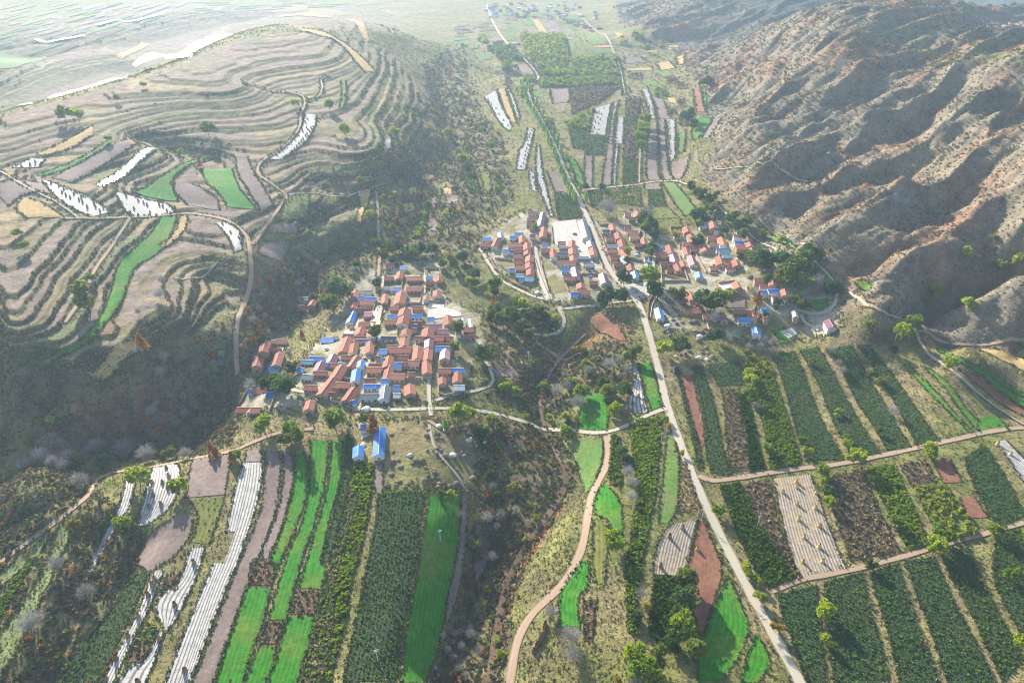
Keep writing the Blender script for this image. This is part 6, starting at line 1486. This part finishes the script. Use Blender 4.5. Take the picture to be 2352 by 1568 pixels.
PAINT = {c: plain(n_, v, None, 0.25, 0.6) for c, n_, v in (('w', 'white_car_paint', (0.75, 0.76, 0.77)), ('k', 'dark_car_paint', (0.03, 0.035, 0.05)), ('r', 'red_paint', (0.45, 0.03, 0.03)))}
TYRE = plain('rubber', (0.02, 0.02, 0.02), None, 0.9)
def car(px, py, rz, c, what):
    x, y = (float(v[0]) for v in at(px, py)); e = link(bpy.data.objects.new('parked_car', None)); e.location = (x, y, float(hgt(x, y)) + .45); e.rotation_euler = (0, 0, rz)
    prof = [(-2.15, .3), (-2.2, .8), (-1.5, .92), (-1.25, 1.0), (1.0, .95), (2.1, .78), (2.15, .3)]
    def ext(pr, hw, hw2=None):
        n_ = len(pr); hw2 = hw2 or hw; V = [(p[0], -(hw if p[1] < .9 else hw2), p[1]) for p in pr] + [(p[0], (hw if p[1] < .9 else hw2), p[1]) for p in pr]
        return V, [(i, (i + 1) % n_, n_ + (i + 1) % n_, n_ + i)[::-1] for i in range(n_)] + [tuple(range(n_)), tuple(range(2 * n_ - 1, n_ - 1, -1))]
    def pm(nm, V, F_, m_, par=e):
        me = bpy.data.meshes.new(nm); me.from_pydata(V, [], F_); me.materials.append(m_); o = link(bpy.data.objects.new(nm, me)); o.parent = par; return o
    body = pm('body', *ext(prof, .88, .82), PAINT[c]); pm('cabin_glass', *ext([(-1.5, .93), (-1.0, 1.40), (.35, 1.42), (1.05, .96)], .80, .66), GLASS)
    V, Fc = boxv(-1.0, .35, -.64, .64, 1.423, 1.47); np_obj('roof', V, Fc, PAINT[c], parent=e)
    for wx in (-1.35, 1.35):
        for s in (-1, 1):
            V, Fc = tube_seg((wx, s * .70, .32), (wx, s * .90, .32), .32, .32, 12); V = np.concatenate([V, [(wx, s * .9, .32)]]); Fc = np.concatenate([Fc, [[12 + i, 12 + (i + 1) % 12, 24, 24] for i in range(12)]])
            me = bpy.data.meshes.new('wheel'); me.from_pydata(V.tolist(), [], [tuple(dict.fromkeys(f_.tolist())) for f_ in Fc]); me.materials.append(TYRE); o = link(bpy.data.objects.new('wheel', me)); o.parent = e
    tag(e, None, 'car'); ITEMS.append((e, what, place_of(px, py), px, py))
car(1320, 539, 0.1, 'k', 'dark car parked on the pale yard'); car(1330, 576, 1.6, 'w', 'white car parked beyond the tiled house'); car(750, 803, 1.3, 'w', 'white car parked by the blue shed'); car(839, 827, -.8, 'k', 'dark car standing in the lane'); car(1110, 652, .3, 'w', 'pale car beside the bend of the lane')
# ------------------------------------------------------------------ labels: what, where, and which one counted from the left
ORD = ['leftmost', 'second', 'third', 'fourth', 'fifth', 'sixth', 'seventh', 'eighth', 'ninth', 'tenth', 'eleventh', 'twelfth', 'thirteenth', 'fourteenth', 'fifteenth', 'sixteenth', 'seventeenth', 'eighteenth', 'nineteenth', 'twentieth']
def ordinal(i):
    if i < 20: return ORD[i] + (' from the left' if i else '')
    tens = {2: 'twenty', 3: 'thirty', 4: 'forty', 5: 'fifty', 6: 'sixty', 7: 'seventy', 8: 'eighty', 9: 'ninety'}[(i + 1) // 10]
    u = (i + 1) % 10
    return (tens + '-' + ['', 'first', 'second', 'third', 'fourth', 'fifth', 'sixth', 'seventh', 'eighth', 'ninth'][u] if u else tens.rstrip('y') + 'ieth') + ' from the left'
by = {}
for it in ITEMS: by.setdefault((it[1], it[2]), []).append(it)
for (what, where), L_ in by.items():
    L_.sort(key=lambda t: (t[3], t[4]))
    for i, it in enumerate(L_):
        it[0]['label'] = (what + ' ' + where) if len(L_) == 1 else f"{what} {where}, {ordinal(i)}"
        it[0]['group'] = what.split(' with ')[0] + 's'
# ------------------------------------------------------------------ haze
hz = bpy.data.materials.new('haze_air'); hz.use_nodes = True
ht = hz.node_tree; ht.nodes.clear()
ho = ht.nodes.new('ShaderNodeOutputMaterial'); hv = ht.nodes.new('ShaderNodeVolumePrincipled')
hv.inputs['Color'].default_value = (0.58, 0.78, 1.0, 1)
hv.inputs['Density'].default_value = 0.00012
hv.inputs['Anisotropy'].default_value = 0.25
ht.links.new(hv.outputs[0], ho.inputs['Volume'])
zlo, zhi = float(HG.min()) - 1.0, max(float(HG.max()), CAM_Z) + 5.0
xm = S_MAX * (Y1 + YO) + 30
V = [(x, y, z) for z in (zlo, zhi) for y in (-60, Y1 + 30) for x in (-xm, xm)]
haze = np_obj("haze", V, [(0,2,3,1),(4,5,7,6),(0,1,5,4),(2,6,7,3),(0,4,6,2),(1,3,7,5)], hz)
tag(haze, 'thin pale haze over the valley', kind='stuff')
